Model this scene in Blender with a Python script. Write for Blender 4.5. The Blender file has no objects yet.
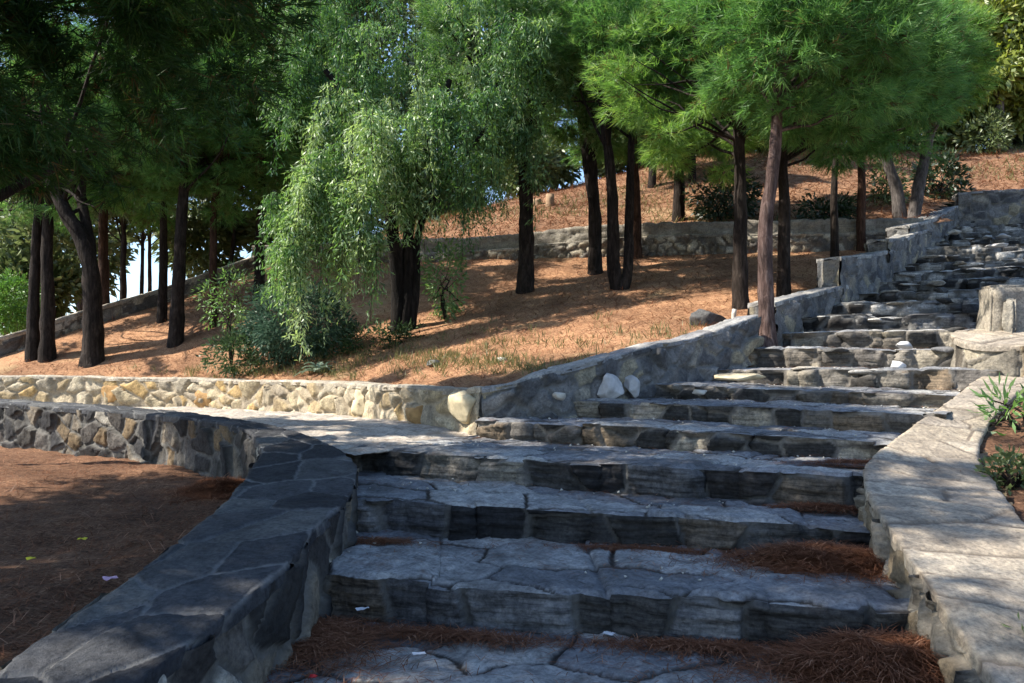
import bpy, math, random
import numpy as np
R = math.radians
rng = np.random.default_rng(7)
random.seed(7)
SC = bpy.context.scene
COL = SC.collection

# ------------------------------------------------------------------ camera
F = 800.0
CAMZ = 1.2
PITCH = math.atan((380 - 341.5) / F)
cd = bpy.data.cameras.new('Camera'); cam = bpy.data.objects.new('Camera', cd); COL.objects.link(cam)
cam.location = (0, 0, CAMZ); cam.rotation_euler = (R(90) + PITCH, 0, 0)
cd.sensor_width = 36; cd.lens = 36 * F / 1024; cd.clip_end = 4000; cd.clip_start = 0.05
SC.camera = cam
cp, sp_ = math.cos(PITCH), math.sin(PITCH)

def ray(px, py):
    x = (px - 512) / F; z = -(py - 341.5) / F
    return np.array([x, cp - z * sp_, sp_ + z * cp])
def W(px, py, d):                       # point at depth d along the look direction of the stairs
    r = ray(px, py); r = r / r[1] * d
    return np.array([r[0], r[1], CAMZ + r[2]])
def G(px, py, z):                       # point on a level at height z
    r = ray(px, py); k = (z - CAMZ) / r[2]
    return np.array([r[0] * k, r[1] * k, z])

# ------------------------------------------------------------------ noise
def _h(i, j, k, s):
    n = (i * 374761393 + j * 668265263 + k * 1274126177 + s * 974634533) & 0xFFFFFFFF
    n = ((n ^ (n >> 13)) * 1274126177) & 0xFFFFFFFF
    n = ((n ^ (n >> 16)) * 2246822519) & 0xFFFFFFFF
    return ((n ^ (n >> 15)) & 0xFFFFFF) / float(0xFFFFFF)
def vnoise(p, seed=0):
    f = np.floor(p).astype(np.int64); t = p - f; t = t * t * (3 - 2 * t)
    out = 0
    for a in (0, 1):
        for b in (0, 1):
            for c in (0, 1):
                w = (t[..., 0] if a else 1 - t[..., 0]) * (t[..., 1] if b else 1 - t[..., 1]) * (t[..., 2] if c else 1 - t[..., 2])
                out = out + w * _h(f[..., 0] + a, f[..., 1] + b, f[..., 2] + c, seed)
    return out * 2 - 1
def fbm(p, freq, octv=4, seed=0):
    o = 0; a = 1; s = 0
    for i in range(octv):
        o = o + a * vnoise(p * freq * 2 ** i, seed + i * 17); s += a; a *= .5
    return o / s
def voronoi(a, b, seed, jit=.8):
    ia = np.floor(a).astype(np.int64); ib = np.floor(b).astype(np.int64)
    F1 = np.full(a.shape, 1e9); F2 = np.full(a.shape, 1e9)
    s1 = np.zeros(a.shape + (2,)); s2 = np.zeros(a.shape + (2,))
    ida = np.zeros(a.shape, np.int64); idb = np.zeros(a.shape, np.int64)
    for i in (-1, 0, 1):
        for j in (-1, 0, 1):
            ca, cb = ia + i, ib + j
            x = ca + .5 + jit * (_h(ca, cb, cb * 0, seed) - .5) + .5 * (cb & 1)*0
            y = cb + .5 + jit * (_h(ca, cb, cb * 0 + 1, seed) - .5)
            d = (a - x) ** 2 + (b - y) ** 2
            S = np.stack([x, y], -1)
            m1 = d < F1; m2 = (~m1) & (d < F2)
            F2 = np.where(m1, F1, np.where(m2, d, F2))
            s2 = np.where(m1[..., None], s1, np.where(m2[..., None], S, s2))
            F1 = np.where(m1, d, F1); s1 = np.where(m1[..., None], S, s1)
            ida = np.where(m1, ca, ida); idb = np.where(m1, cb, idb)
    L = np.linalg.norm(s2 - s1, axis=-1) + 1e-6
    edge = (F2 - F1) / (2 * L)
    return edge, _h(ida, idb, ida * 0 + 5, seed), _h(ida, idb, ida * 0 + 9, seed), np.stack([a, b], -1) - s1
def sstep(x, a, b):
    t = np.clip((x - a) / (b - a), 0, 1); return t * t * (3 - 2 * t)

# ------------------------------------------------------------------ mesh helpers
def np_mesh(name, V, faces, attrs=None, smooth=True):
    me = bpy.data.meshes.new(name)
    V = np.asarray(V, np.float32)
    if not isinstance(faces, (list, tuple)): faces = [faces]
    faces = [np.asarray(f, np.int32) for f in faces if len(f)]
    nl = sum(f.size for f in faces); nf = sum(len(f) for f in faces)
    me.vertices.add(len(V)); me.vertices.foreach_set('co', V.ravel())
    me.loops.add(nl); me.loops.foreach_set('vertex_index', np.concatenate([f.ravel() for f in faces]))
    tot = np.concatenate([np.full(len(f), f.shape[1], np.int32) for f in faces])
    st = np.concatenate([[0], np.cumsum(tot)[:-1]]).astype(np.int32)
    me.polygons.add(nf); me.polygons.foreach_set('loop_start', st)
    if smooth: me.polygons.foreach_set('use_smooth', np.ones(nf, bool))
    for k, a in (attrs or {}).items():
        at = me.attributes.new(k, 'FLOAT', 'POINT'); at.data.foreach_set('value', np.asarray(a, np.float32).ravel())
    me.update(calc_edges=True); me.validate()
    return me
def link(name, me, mat, parent=None):
    o = bpy.data.objects.new(name, me); COL.objects.link(o)
    if mat: me.materials.append(mat)
    if parent:
        o.parent = parent
        o.location = -np.array(parent.location)
    return o
def tag(o, label=None, cat=None, group=None, kind=None):
    if label: o['label'] = label
    if cat: o['category'] = cat
    if group: o['group'] = group
    if kind: o['kind'] = kind
    return o
def empty(name, loc, label, cat, group=None):
    o = bpy.data.objects.new(name, None); COL.objects.link(o); o.location = tuple(loc); o.empty_display_size = .2
    return tag(o, label, cat, group)
class Acc:                              # gathers several sheets into one mesh
    def __init__(s): s.V = []; s.Fq = []; s.Ft = []; s.A = {}; s.n = 0
    def add(s, V, faces, attrs=None):
        V = np.asarray(V, float).reshape(-1, 3); faces = np.asarray(faces)
        s.V.append(V); (s.Fq if faces.shape[1] == 4 else s.Ft).append(faces + s.n)
        for k, a in (attrs or {}).items(): s.A.setdefault(k, []).append(np.asarray(a).ravel())
        s.n += len(V)
    def mesh(s, name, smooth=True):
        fs = ([np.concatenate(s.Fq)] if s.Fq else []) + ([np.concatenate(s.Ft)] if s.Ft else [])
        return np_mesh(name, np.concatenate(s.V), fs, {k: np.concatenate(a) for k, a in s.A.items()}, smooth)
def gridfaces(nu, nv, flip=False):
    i = np.arange(nu * nv).reshape(nu, nv)
    f = np.stack([i[:-1, :-1], i[1:, :-1], i[1:, 1:], i[:-1, 1:]], -1).reshape(-1, 4)
    return f[:, ::-1] if flip else f
def resample(pts, n):
    pts = np.asarray(pts, float)
    # Catmull-Rom through the points, then even spacing
    P = np.vstack([2 * pts[0] - pts[1], pts, 2 * pts[-1] - pts[-2]])
    out = []
    for i in range(len(pts) - 1):
        p0, p1, p2, p3 = P[i:i + 4]
        t = np.linspace(0, 1, 24, endpoint=False)[:, None]
        out.append(.5 * ((2 * p1) + (-p0 + p2) * t + (2 * p0 - 5 * p1 + 4 * p2 - p3) * t ** 2 + (-p0 + 3 * p1 - 3 * p2 + p3) * t ** 3))
    out.append(pts[-1:]); out = np.vstack(out)
    s = np.concatenate([[0], np.cumsum(np.linalg.norm(np.diff(out, axis=0), axis=1))])
    t = np.linspace(0, s[-1], n)
    return np.stack([np.interp(t, s, out[:, k]) for k in range(out.shape[1])], -1)
def linsample(pts, n):
    pts = np.asarray(pts, float)
    s = np.concatenate([[0], np.cumsum(np.linalg.norm(np.diff(pts, axis=0), axis=1))])
    t = np.linspace(0, s[-1], n)
    return np.stack([np.interp(t, s, pts[:, k]) for k in range(pts.shape[1])], -1)
def normals(P, flip=False):
    n = np.cross(np.gradient(P, axis=0), np.gradient(P, axis=1))
    n /= (np.linalg.norm(n, axis=-1, keepdims=True) + 1e-9)
    return -n if flip else n

def stones(P, ca, cb, seed, flip=False, bulge=.02, off=.012, tilt=.0, mw=.022, rough=.006, warp=.25, jit=.8, a0=0., b0=0., AB=None, fade=None, strata=0.):
    """Push a sheet of points into irregular stones set in mortar. Returns points and attributes."""
    nu, nv = P.shape[:2]
    if AB is None:
        da = np.linalg.norm(np.diff(P, axis=0), axis=-1).mean(1); a = np.concatenate([[0], np.cumsum(da)])[:, None] + np.zeros((1, nv))
        db = np.linalg.norm(np.diff(P, axis=1), axis=-1).mean(0); b = np.concatenate([[0], np.cumsum(db)])[None, :] + np.zeros((nu, 1))
    else: a, b = AB
    a = a + a0; b = b + b0
    q = np.stack([a, b, a * 0 + seed * 1.37], -1)
    wa = fbm(q, 2.2 / max(ca, .2) * .35, 3, seed) * warp * ca; wb = fbm(q + 31.7, 2.2 / max(cb, .15) * .3, 3, seed + 5) * warp * cb
    wa = wa + fbm(q, 14, 2, seed + 2) * .008; wb = wb + fbm(q + 7, 14, 2, seed + 3) * .008
    e, r1, r2, rel = voronoi((a + wa) / ca, (b + wb) / cb, seed, jit)
    e = e * min(ca, cb) * 1.1
    mask = sstep(e, mw * .5, mw * .95)
    dome = sstep(e, mw * .4, mw * .4 + .06)
    n = normals(P, flip)
    h = mask * (bulge * (.75 + .25 * dome) + off * (r1 * 2 - 1)) + tilt * mask * (rel[..., 0] * (r2 - .5) + rel[..., 1] * (r1 - .5)) * 2
    h = h + rough * fbm(P, 9, 4, seed + 11) * (0.5 + mask) + rough * .5 * fbm(P, 40, 2, seed + 13)
    if strata: h = h + strata * mask * vnoise(np.stack([a * 2.2 + r1 * 30, b * 42 + r2 * 9, a * 0 + seed], -1), seed + 21)
    if fade is not None: h = h * fade
    return P + n * h[..., None], {'srnd': r1, 'srnd2': r2, 'mort': 1 - mask}

# ------------------------------------------------------------------ materials
def mat(name):
    m = bpy.data.materials.new(name); m.use_nodes = True; nt = m.node_tree; nt.nodes.clear()
    return m, nt, (lambda t, **k: _n(nt, t, **k))
def _n(nt, t, **k):
    n = nt.nodes.new(t)
    for a, v in k.items():
        if a.startswith('i_'): n.inputs[a[2:].replace('_', ' ')].default_value = v
        else: setattr(n, a, v)
    return n
def ramp(nt, stops, interp='LINEAR'):
    r = nt.nodes.new('ShaderNodeValToRGB'); r.color_ramp.interpolation = interp
    els = r.color_ramp.elements
    while len(els) < len(stops): els.new(.5)
    for e, (p, c) in zip(els, stops): e.position = p; e.color = tuple(c) + (1,)
    return r
def mixc(nt, fac, a, b, mode='MIX'):
    m = nt.nodes.new('ShaderNodeMix'); m.data_type = 'RGBA'; m.blend_type = mode
    for s, v in ((0, fac), (6, a), (7, b)):
        if hasattr(v, 'is_linked') or hasattr(v, 'links'): nt.links.new(v, m.inputs[s])
        else: m.inputs[s].default_value = v if s == 0 else tuple(v) + (1,)
    return m.outputs[2]
def attr(nt, name):
    a = nt.nodes.new('ShaderNodeAttribute'); a.attribute_name = name; return a.outputs['Fac']
def noise(nt, scale, detail=6, rough=.6, vec=None, dist=0.):
    n = nt.nodes.new('ShaderNodeTexNoise'); n.inputs['Scale'].default_value = scale; n.inputs['Detail'].default_value = detail
    n.inputs['Roughness'].default_value = rough; n.inputs['Distortion'].default_value = dist
    if vec is None:
        tc = nt.nodes.new('ShaderNodeNewGeometry'); vec = tc.outputs['Position']
    nt.links.new(vec, n.inputs['Vector'])
    return n.outputs['Fac']
def finish(m, nt, color, rough=.85, bump=None, bstr=.4, bdist=.01, spec=.3):
    b = nt.nodes.new('ShaderNodeBsdfPrincipled'); o = nt.nodes.new('ShaderNodeOutputMaterial')
    if hasattr(color, 'links'): nt.links.new(color, b.inputs['Base Color'])
    else: b.inputs['Base Color'].default_value = tuple(color) + (1,)
    if hasattr(rough, 'links'): nt.links.new(rough, b.inputs['Roughness'])
    else: b.inputs['Roughness'].default_value = rough
    b.inputs['Specular IOR Level'].default_value = spec
    if bump is not None:
        bp = nt.nodes.new('ShaderNodeBump'); bp.inputs['Strength'].default_value = bstr; bp.inputs['Distance'].default_value = bdist
        nt.links.new(bump, bp.inputs['Height']); nt.links.new(bp.outputs['Normal'], b.inputs['Normal'])
    nt.links.new(b.outputs[0], o.inputs[0])
    return m
def stone_mat(name, palette, mortar, stain=(.04, .035, .03), stain_amt=.5, lichen=None, litter=0., strata=0.):
    m, nt, N = mat(name)
    n = len(palette)
    rp = ramp(nt, [(i / n, c) for i, c in enumerate(palette)], 'CONSTANT')
    nt.links.new(attr(nt, 'srnd2'), rp.inputs[0])
    # streaky veins and blotches inside each stone
    nz = noise(nt, 7, 8, .65, dist=.6)
    v = ramp(nt, [(.25, (.45, .43, .42)), (.5, (.95, .95, .95)), (.78, (1.5, 1.45, 1.36))]); nt.links.new(nz, v.inputs[0])
    c = mixc(nt, 1., rp.outputs[0], v.outputs[0], 'MULTIPLY')
    v2 = ramp(nt, [(.3, (.5, .5, .5)), (.5, (1, 1, 1)), (.72, (1.45, 1.42, 1.38))]); nt.links.new(noise(nt, 42, 5, .7), v2.inputs[0])
    c = mixc(nt, 1., c, v2.outputs[0], 'MULTIPLY')
    if strata:
        g = N('ShaderNodeNewGeometry'); mp = N('ShaderNodeMapping'); mp.inputs['Scale'].default_value = (3.5, 3.5, 42); nt.links.new(g.outputs['Position'], mp.inputs[0])
        v3 = ramp(nt, [(.36, (.35, .35, .35)), (.5, (1, 1, 1)), (.68, (1.6, 1.58, 1.55))]); nt.links.new(noise(nt, 1.3, 6, .65, mp.outputs[0], .4), v3.inputs[0])
        c = mixc(nt, strata, c, mixc(nt, 1., c, v3.outputs[0], 'MULTIPLY'))
    mz = ramp(nt, [(.3, [x * .6 for x in mortar]), (.7, [min(1, x * 1.2) for x in mortar])]); nt.links.new(noise(nt, 22, 6, .7), mz.inputs[0])
    c = mixc(nt, attr(nt, 'mort'), c, mz.outputs[0])
    s = ramp(nt, [(.46, (0, 0, 0)), (.66, (stain_amt,) * 3)]); nt.links.new(noise(nt, 2.6, 9, .72), s.inputs[0])
    c = mixc(nt, s.outputs[0], c, stain)
    if lichen:
        s = ramp(nt, [(.6, (0, 0, 0)), (.68, (.7,) * 3)]); nt.links.new(noise(nt, 11, 5, .6), s.inputs[0])
        c = mixc(nt, s.outputs[0], c, lichen)
    if litter:
        s = ramp(nt, [(.56, (0, 0, 0)), (.7, (litter,) * 3)]); nt.links.new(noise(nt, 3.4, 8, .75, dist=.4), s.inputs[0])
        c = mixc(nt, s.outputs[0], c, (.16, .075, .038))
    return finish(m, nt, c, .82, noise(nt, 38, 8, .72), .8, .02, .2)

def litter_mat(name, cols, streak=True):
    m, nt, N = mat(name)
    g = N('ShaderNodeNewGeometry')
    mp = N('ShaderNodeMapping'); mp.inputs['Scale'].default_value = (9, 26, 10); mp.inputs['Rotation'].default_value = (0, 0, .6)
    nt.links.new(g.outputs['Position'], mp.inputs[0])
    mp2 = N('ShaderNodeMapping'); mp2.inputs['Scale'].default_value = (30, 8, 10); mp2.inputs['Rotation'].default_value = (0, 0, -.4)
    nt.links.new(g.outputs['Position'], mp2.inputs[0])
    a = noise(nt, 2, 8, .75, mp.outputs[0], .8); b = noise(nt, 2, 8, .75, mp2.outputs[0], .8)
    ad = N('ShaderNodeMath', operation='MAXIMUM'); nt.links.new(a, ad.inputs[0]); nt.links.new(b, ad.inputs[1])
    r1 = ramp(nt, [(.42, cols[0]), (.58, cols[1]), (.72, cols[2])]); nt.links.new(ad.outputs[0], r1.inputs[0])
    p = ramp(nt, [(.38, (.62, .60, .6)), (.62, (1.12, 1.1, 1.06))]); nt.links.new(noise(nt, .9, 7, .65), p.inputs[0])
    c = mixc(nt, 1., r1.outputs[0], p.outputs[0], 'MULTIPLY')
    e = ramp(nt, [(.56, (0, 0, 0)), (.72, (.75,) * 3)]); nt.links.new(noise(nt, .55, 6, .7, dist=.3), e.inputs[0])
    c = mixc(nt, e.outputs[0], c, cols[3])
    return finish(m, nt, c, .95, ad.outputs[0], .9, .03, .1)

def leaf_mat(name, dark, light, trans=.45, tcol=None, gloss=.12, tint=None):
    m, nt, N = mat(name)
    rp = ramp(nt, ([(0, (.10, .065, .03)), (.05, (.09, .07, .03)), (.12, dark)] if 'needle' in name and 'drop' not in name else [(0, dark)]) + [(.75, light), (1, tint or light)]); nt.links.new(attr(nt, 'srnd'), rp.inputs[0])
    d = N('ShaderNodeBsdfDiffuse'); t = N('ShaderNodeBsdfTranslucent'); g = N('ShaderNodeBsdfGlossy'); g.inputs['Roughness'].default_value = .45
    nt.links.new(rp.outputs[0], d.inputs[0])
    if tcol: tc = mixc(nt, 1., rp.outputs[0], tcol, 'MULTIPLY')
    else: tc = rp.outputs[0]
    nt.links.new(tc, t.inputs[0])
    mx = N('ShaderNodeMixShader'); mx.inputs[0].default_value = trans; nt.links.new(d.outputs[0], mx.inputs[1]); nt.links.new(t.outputs[0], mx.inputs[2])
    m2 = N('ShaderNodeMixShader'); m2.inputs[0].default_value = gloss; nt.links.new(mx.outputs[0], m2.inputs[1]); nt.links.new(g.outputs[0], m2.inputs[2])
    g.inputs[0].default_value = (.5, .52, .5, 1)
    o = N('ShaderNodeOutputMaterial'); nt.links.new(m2.outputs[0], o.inputs[0])
    return m
def bark_mat(name, a, b):
    m, nt, N = mat(name)
    g = N('ShaderNodeNewGeometry'); mp = N('ShaderNodeMapping'); mp.inputs['Scale'].default_value = (14, 14, 3.2)
    nt.links.new(g.outputs['Position'], mp.inputs[0])
    z = noise(nt, 1.6, 8, .7, mp.outputs[0], .5)
    r = ramp(nt, [(.35, [x * .4 for x in a]), (.5, a), (.7, b)]); nt.links.new(z, r.inputs[0])
    p = ramp(nt, [(.4, (.7, .7, .7)), (.65, (1.2, 1.18, 1.15))]); nt.links.new(noise(nt, 2.5, 5, .6), p.inputs[0])
    return finish(m, nt, mixc(nt, 1., r.outputs[0], p.outputs[0], 'MULTIPLY'), .9, z, .9, .04, .15)
def plain_mat(name, c, rough=.7, var=.25, scale=20):
    m, nt, N = mat(name)
    r = ramp(nt, [(.3, [x * (1 - var) for x in c]), (.7, [min(1, x * (1 + var)) for x in c])]); nt.links.new(noise(nt, scale, 5, .6), r.inputs[0])
    return finish(m, nt, r.outputs[0], rough, noise(nt, scale * 2, 4, .6), .3, .004, .2)

M = {}
M['slate'] = stone_mat('slate_coping', [(.035, .037, .043), (.068, .071, .079), (.044, .047, .053), (.11, .112, .112), (.053, .056, .063), (.08, .083, .088)], (.18, .18, .178), stain_amt=.3, stain=(.015, .015, .016))
M['bedwall'] = stone_mat('mixed_masonry', [(.035, .035, .037), (.20, .17, .13), (.07, .066, .06), (.18, .13, .075), (.42, .39, .33), (.05, .047, .046), (.12, .11, .1), (.03, .03, .03)], (.15, .143, .13), stain_amt=.6, stain=(.02, .018, .016))
M['cream'] = stone_mat('cream_masonry', [(.42, .35, .23), (.5, .43, .31), (.42, .29, .13), (.46, .38, .26), (.33, .29, .22), (.5, .43, .31), (.4, .31, .18), (.27, .23, .17)], (.43, .36, .26), stain_amt=.5, stain=(.10, .08, .06))
M['creamcap'] = stone_mat('cream_coping', [(.40, .36, .29), (.46, .41, .33), (.36, .32, .26)], (.38, .34, .28), stain_amt=.4, stain=(.16, .12, .08))
M['greywall'] = stone_mat('grey_masonry', [(.12, .12, .123), (.2, .195, .19), (.27, .25, .21), (.10, .10, .104), (.31, .275, .2), (.16, .16, .16), (.23, .225, .22)], (.2, .197, .19), stain_amt=.6, stain=(.03, .028, .026))
M['greycap'] = stone_mat('grey_coping', [(.28, .28, .28), (.36, .35, .33), (.24, .24, .25)], (.33, .32, .3), stain_amt=.35)
M['beige'] = stone_mat('beige_coping', [(.37, .315, .245), (.42, .365, .29), (.34, .295, .24), (.40, .34, .26), (.31, .27, .22)], (.17, .14, .11), stain=(.15, .12, .09), stain_amt=.5)
M['beigewall'] = stone_mat('beige_masonry', [(.2, .18, .145), (.32, .285, .23), (.10, .088, .072), (.4, .35, .26), (.24, .19, .125), (.07, .06, .05)], (.27, .24, .195), stain_amt=.6)
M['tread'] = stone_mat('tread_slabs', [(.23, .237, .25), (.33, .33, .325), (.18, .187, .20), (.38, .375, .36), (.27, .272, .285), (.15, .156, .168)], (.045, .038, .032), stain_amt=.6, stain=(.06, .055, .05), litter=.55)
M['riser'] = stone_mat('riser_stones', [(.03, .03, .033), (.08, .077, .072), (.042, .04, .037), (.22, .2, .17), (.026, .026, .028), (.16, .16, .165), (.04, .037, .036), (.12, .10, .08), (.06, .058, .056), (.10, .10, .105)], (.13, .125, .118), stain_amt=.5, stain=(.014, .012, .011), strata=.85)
M['riserlit'] = stone_mat('sunlit_riser_stones', [(.06, .057, .053), (.17, .15, .125), (.1, .093, .085), (.34, .3, .235), (.045, .043, .04), (.24, .22, .19), (.19, .145, .10), (.13, .12, .11), (.28, .25, .2)], (.22, .2, .175), stain_amt=.55, stain=(.03, .026, .022), strata=.7)  # lighter copy of the riser palette: sun on the middle risers painted in
M['upper'] = stone_mat('upper_steps', [(.05, .05, .05), (.2, .2, .2), (.45, .44, .42), (.08, .08, .085), (.32, .32, .31), (.03, .028, .027), (.02, .02, .02), (.10, .097, .09), (.5, .48, .45)], (.19, .185, .175), stain_amt=.45, stain=(.03, .027, .025), strata=.6)
M['rubble'] = stone_mat('back_rubble', [(.28, .24, .18), (.42, .38, .3), (.12, .11, .1), (.5, .46, .38), (.2, .18, .15)], (.17, .15, .13), stain_amt=.5)
M['cement'] = stone_mat('cement_band', [(.28, .255, .21), (.35, .32, .27), (.24, .215, .18), (.31, .28, .225)], (.30, .275, .235), stain_amt=.6, stain=(.1, .095, .09))
M['path'] = stone_mat('path_slabs', [(.42, .38, .33), (.5, .45, .39), (.38, .35, .31)], (.34, .29, .23), stain_amt=.3, stain=(.2, .12, .07), litter=.5)
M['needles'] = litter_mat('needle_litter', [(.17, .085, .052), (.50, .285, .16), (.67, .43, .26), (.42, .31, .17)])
M['bed'] = litter_mat('bed_litter', [(.05, .026, .018), (.27, .15, .09), (.58, .37, .24), (.09, .05, .035)])  # needle litter with raised contrast, dappled shade partly put into its colours
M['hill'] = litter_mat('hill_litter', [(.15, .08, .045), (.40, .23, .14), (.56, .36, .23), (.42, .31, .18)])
M['earth'] = plain_mat('far_ground', (.16, .13, .08), .95, .4, .02)
M['bark'] = bark_mat('dark_bark', (0.0248, 0.0187, 0.0154), (0.0605, 0.0484, 0.0413))
M['barkred'] = bark_mat('reddish_bark', (0.0595, 0.0315, 0.021), (0.119, 0.07, 0.049))
M['barkpink'] = bark_mat('pinkish_bark', (0.0975, 0.0638, 0.0562), (0.2025, 0.15, 0.135))
M['barkgrey'] = bark_mat('grey_bark', (0.104, 0.092, 0.088), (0.2, 0.18, 0.168))
M['barkpep'] = bark_mat('pepper_bark', (0.015, 0.0125, 0.011), (0.0375, 0.031, 0.0275))
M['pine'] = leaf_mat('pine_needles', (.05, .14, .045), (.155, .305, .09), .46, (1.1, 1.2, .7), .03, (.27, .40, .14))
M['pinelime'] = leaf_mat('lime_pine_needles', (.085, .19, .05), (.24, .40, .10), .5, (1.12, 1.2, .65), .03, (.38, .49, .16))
M['pinedark'] = leaf_mat('shaded_pine_needles', (.012, .038, .013), (.034, .085, .022), .4, (1.1, 1.25, .6), .03, (.08, .14, .045))  # darker copy of the pine needles, crown shade put into the colour
M['pepper'] = leaf_mat('pepper_leaves', (.05, .135, .045), (.18, .31, .11), .42, (1.15, 1.25, .6), .07, (.40, .51, .28))
M['broad'] = leaf_mat('broad_leaves', (.09, .14, .03), (.28, .33, .075), .45, (1.2, 1.2, .5), .1, (.32, .33, .1))
M['olive'] = leaf_mat('olive_leaves', (.06, .10, .03), (.17, .22, .075), .4, None, .1, (.18, .2, .1))
M['bright'] = leaf_mat('bright_leaves', (.06, .15, .02), (.12, .27, .04), .4, None, .08, (.16, .32, .06))
M['bluegreen'] = leaf_mat('bluegreen_leaves', (.025, .06, .04), (.07, .13, .085), .35, None, .03, (.14, .2, .13))
M['undergrowth'] = leaf_mat('undergrowth_leaves', (.02, .045, .018), (.055, .10, .035), .35, None, .05, (.12, .17, .06))
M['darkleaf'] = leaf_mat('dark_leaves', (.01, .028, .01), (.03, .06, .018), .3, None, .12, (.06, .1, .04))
M['ashleaf'] = leaf_mat('ash_leaves', (.14, .2, .14), (.26, .34, .25), .3, None, .08, (.34, .4, .32))
M['grass'] = leaf_mat('grass_blades', (.07, .10, .025), (.20, .19, .07), .4, None, .05, (.34, .27, .13))
M['drop'] = leaf_mat('dropped_needles', (.085, .032, .016), (.27, .115, .06), .15, None, .04, (.46, .25, .15))
M['slabs'] = stone_mat('set_slabs', [(.10, .1, .1), (.3, .3, .29), (.45, .44, .42), (.16, .16, .165), (.55, .53, .5), (.06, .058, .055), (.36, .33, .28)], (.1, .1, .1), stain_amt=.4)
M['rock'] = stone_mat('dark_rock', [(.1, .1, .1), (.14, .14, .13)], (.1, .1, .1), stain_amt=.4)
M['white'] = plain_mat('white_marble', (.46, .45, .44), .6, .3, 9)
M['palestone'] = plain_mat('pale_stone', (.5, .47, .41), .75, .25, 12)
M['creamstone'] = plain_mat('cream_stone', (.55, .46, .30), .8, .3, 9)
M['ochre'] = plain_mat('ochre_stone', (.36, .215, .09), .8, .45, 9)
M['paper'] = plain_mat('paper', (.75, .75, .76), .7, .06, 9)
M['yellow'] = plain_mat('yellow_petal', (.85, .72, .06), .6, .1, 9)
M['pink'] = plain_mat('pink_petal', (.8, .5, .62), .6, .1, 9)
M['red'] = plain_mat('red_plastic', (.55, .03, .03), .4, .1, 9)
M['stump'] = plain_mat('cut_wood', (.3, .2, .12), .9, .4, 14)

# ------------------------------------------------------------------ key geometry
# staircase nosings: left end and right end of each step's front edge (the steps fan slightly)
NOS = [(W(340, 578, 4.04), W(935, 608, 3.48)),
       (W(350, 498, 5.2), W(868, 528, 4.46)),
       (W(340, 447, 6.6), W(868, 478, 4.9)),
       (W(488, 418, 7.2), W(900, 444, 5.6)),
       (W(585, 400, 7.6), W(928, 413, 6.1)),
       (W(655, 385, 8.1), W(955, 394, 6.7)),
       (W(710, 368, 8.6), W(985, 371, 7.3)),
       (W(750, 349, 9.1), W(962, 350, 7.9))]
for y, d, xl, xr in [(331, 9.1, 776, 962), (315, 9.7, 786, 980), (301, 10.4, 808, 995), (290, 11.1, 846, 1060), (279.5, 11.8, 858, 1075),
                     (269.5, 12.4, 874, 1080), (260.5, 13, 890, 1085), (252, 13.6, 902, 1090), (244, 14.2, 912, 1095), (237, 14.9, 925, 1100),
                     (230, 15.6, 936, 1100), (223, 16.4, 945, 1105), (216, 17.2, 952, 1110)]:
    z = W(880, y, d)[2]
    l = W(xl, y, d + .45); r = W(xr, y, d - .45); l[2] = z; r[2] = z
    NOS.append((l, r))
NOS = [(np.array(l), np.array(r)) for l, r in NOS]

# bed wall (front-left, curving): cap edges on the stair side and on the bed side
A_out = [W(60, 760, 2.05), W(146, 673, 2.51), W(213, 622, 2.88), W(284, 562, 3.47), W(312, 526, 3.94), W(346, 495, 4.8), W(350, 462, 5.8), W(312, 439, 6.6), W(248, 422, 8.0), W(133, 408, 9.9), W(0, 399.5, 11.5), W(-120, 396, 12.3)]
A_in = [W(-90, 760, 1.95), W(0, 677, 2.42), W(44, 644, 2.67), W(133, 580, 3.2), W(180, 545, 3.65), W(222, 510, 4.35), W(252, 474, 5.4), W(262, 447, 6.4), W(232, 425, 7.5), W(133, 413, 9.2), W(0, 403, 10.8), W(-120, 398.5, 11.6)]
# terrace front wall, then the raking wall up the stairs
B_top = [W(-160, 374, 14.2), W(0, 376, 13.5), W(100, 377, 13.1), W(200, 379, 12.4), W(300, 382, 10.8), W(390, 386, 9.1), W(450, 389.5, 7.95), W(482, 387, 7.42)]
B2_top = [W(482, 387, 7.42), W(523, 380.5, 7.4), W(570, 369, 7.6), W(610, 358, 7.85), W(647, 347.5, 8.1), W(694, 336.5, 8.5), W(734, 323, 8.85), W(757, 317, 9.1)]
def offset(line, w):                    # shift a line sideways (to its left when walking along it)
    P = np.asarray(line, float); t = np.gradient(P[:, :2], axis=0); t /= np.linalg.norm(t, axis=1, keepdims=True)
    O = P.copy(); O[:, 0] -= t[:, 1] * w; O[:, 1] += t[:, 0] * w
    return O

# ------------------------------------------------------------------ terrain heights
class RBF:
    def __init__(s, pts):
        p = np.array(pts, float); s.xy = p[:, :2]; n = len(p)
        K = s.k(np.linalg.norm(s.xy[:, None] - s.xy[None], axis=-1)) + np.eye(n) * .02
        Q = np.hstack([np.ones((n, 1)), s.xy]); Z = np.zeros((3, 3))
        c = np.linalg.solve(np.block([[K, Q], [Q.T, Z]]), np.concatenate([p[:, 2], np.zeros(3)]))
        s.w = c[:n]; s.a = c[n:]
    @staticmethod
    def k(r): return r                    # linear kernel: no overshoot
    def __call__(s, x, y):
        x = np.asarray(x, float); y = np.asarray(y, float)
        o = s.a[0] + s.a[1] * x + s.a[2] * y
        for (cx, cy), w in zip(s.xy, s.w): o = o + w * s.k(np.hypot(x - cx, y - cy))
        return o
D_line = [W(250, 246, 18.3), W(350, 242, 17.6), W(480, 237, 16.7), W(560, 229, 16.35), W(640, 223, 16.0), W(800, 220, 15.4), W(925, 218, 14.9)]
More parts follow.
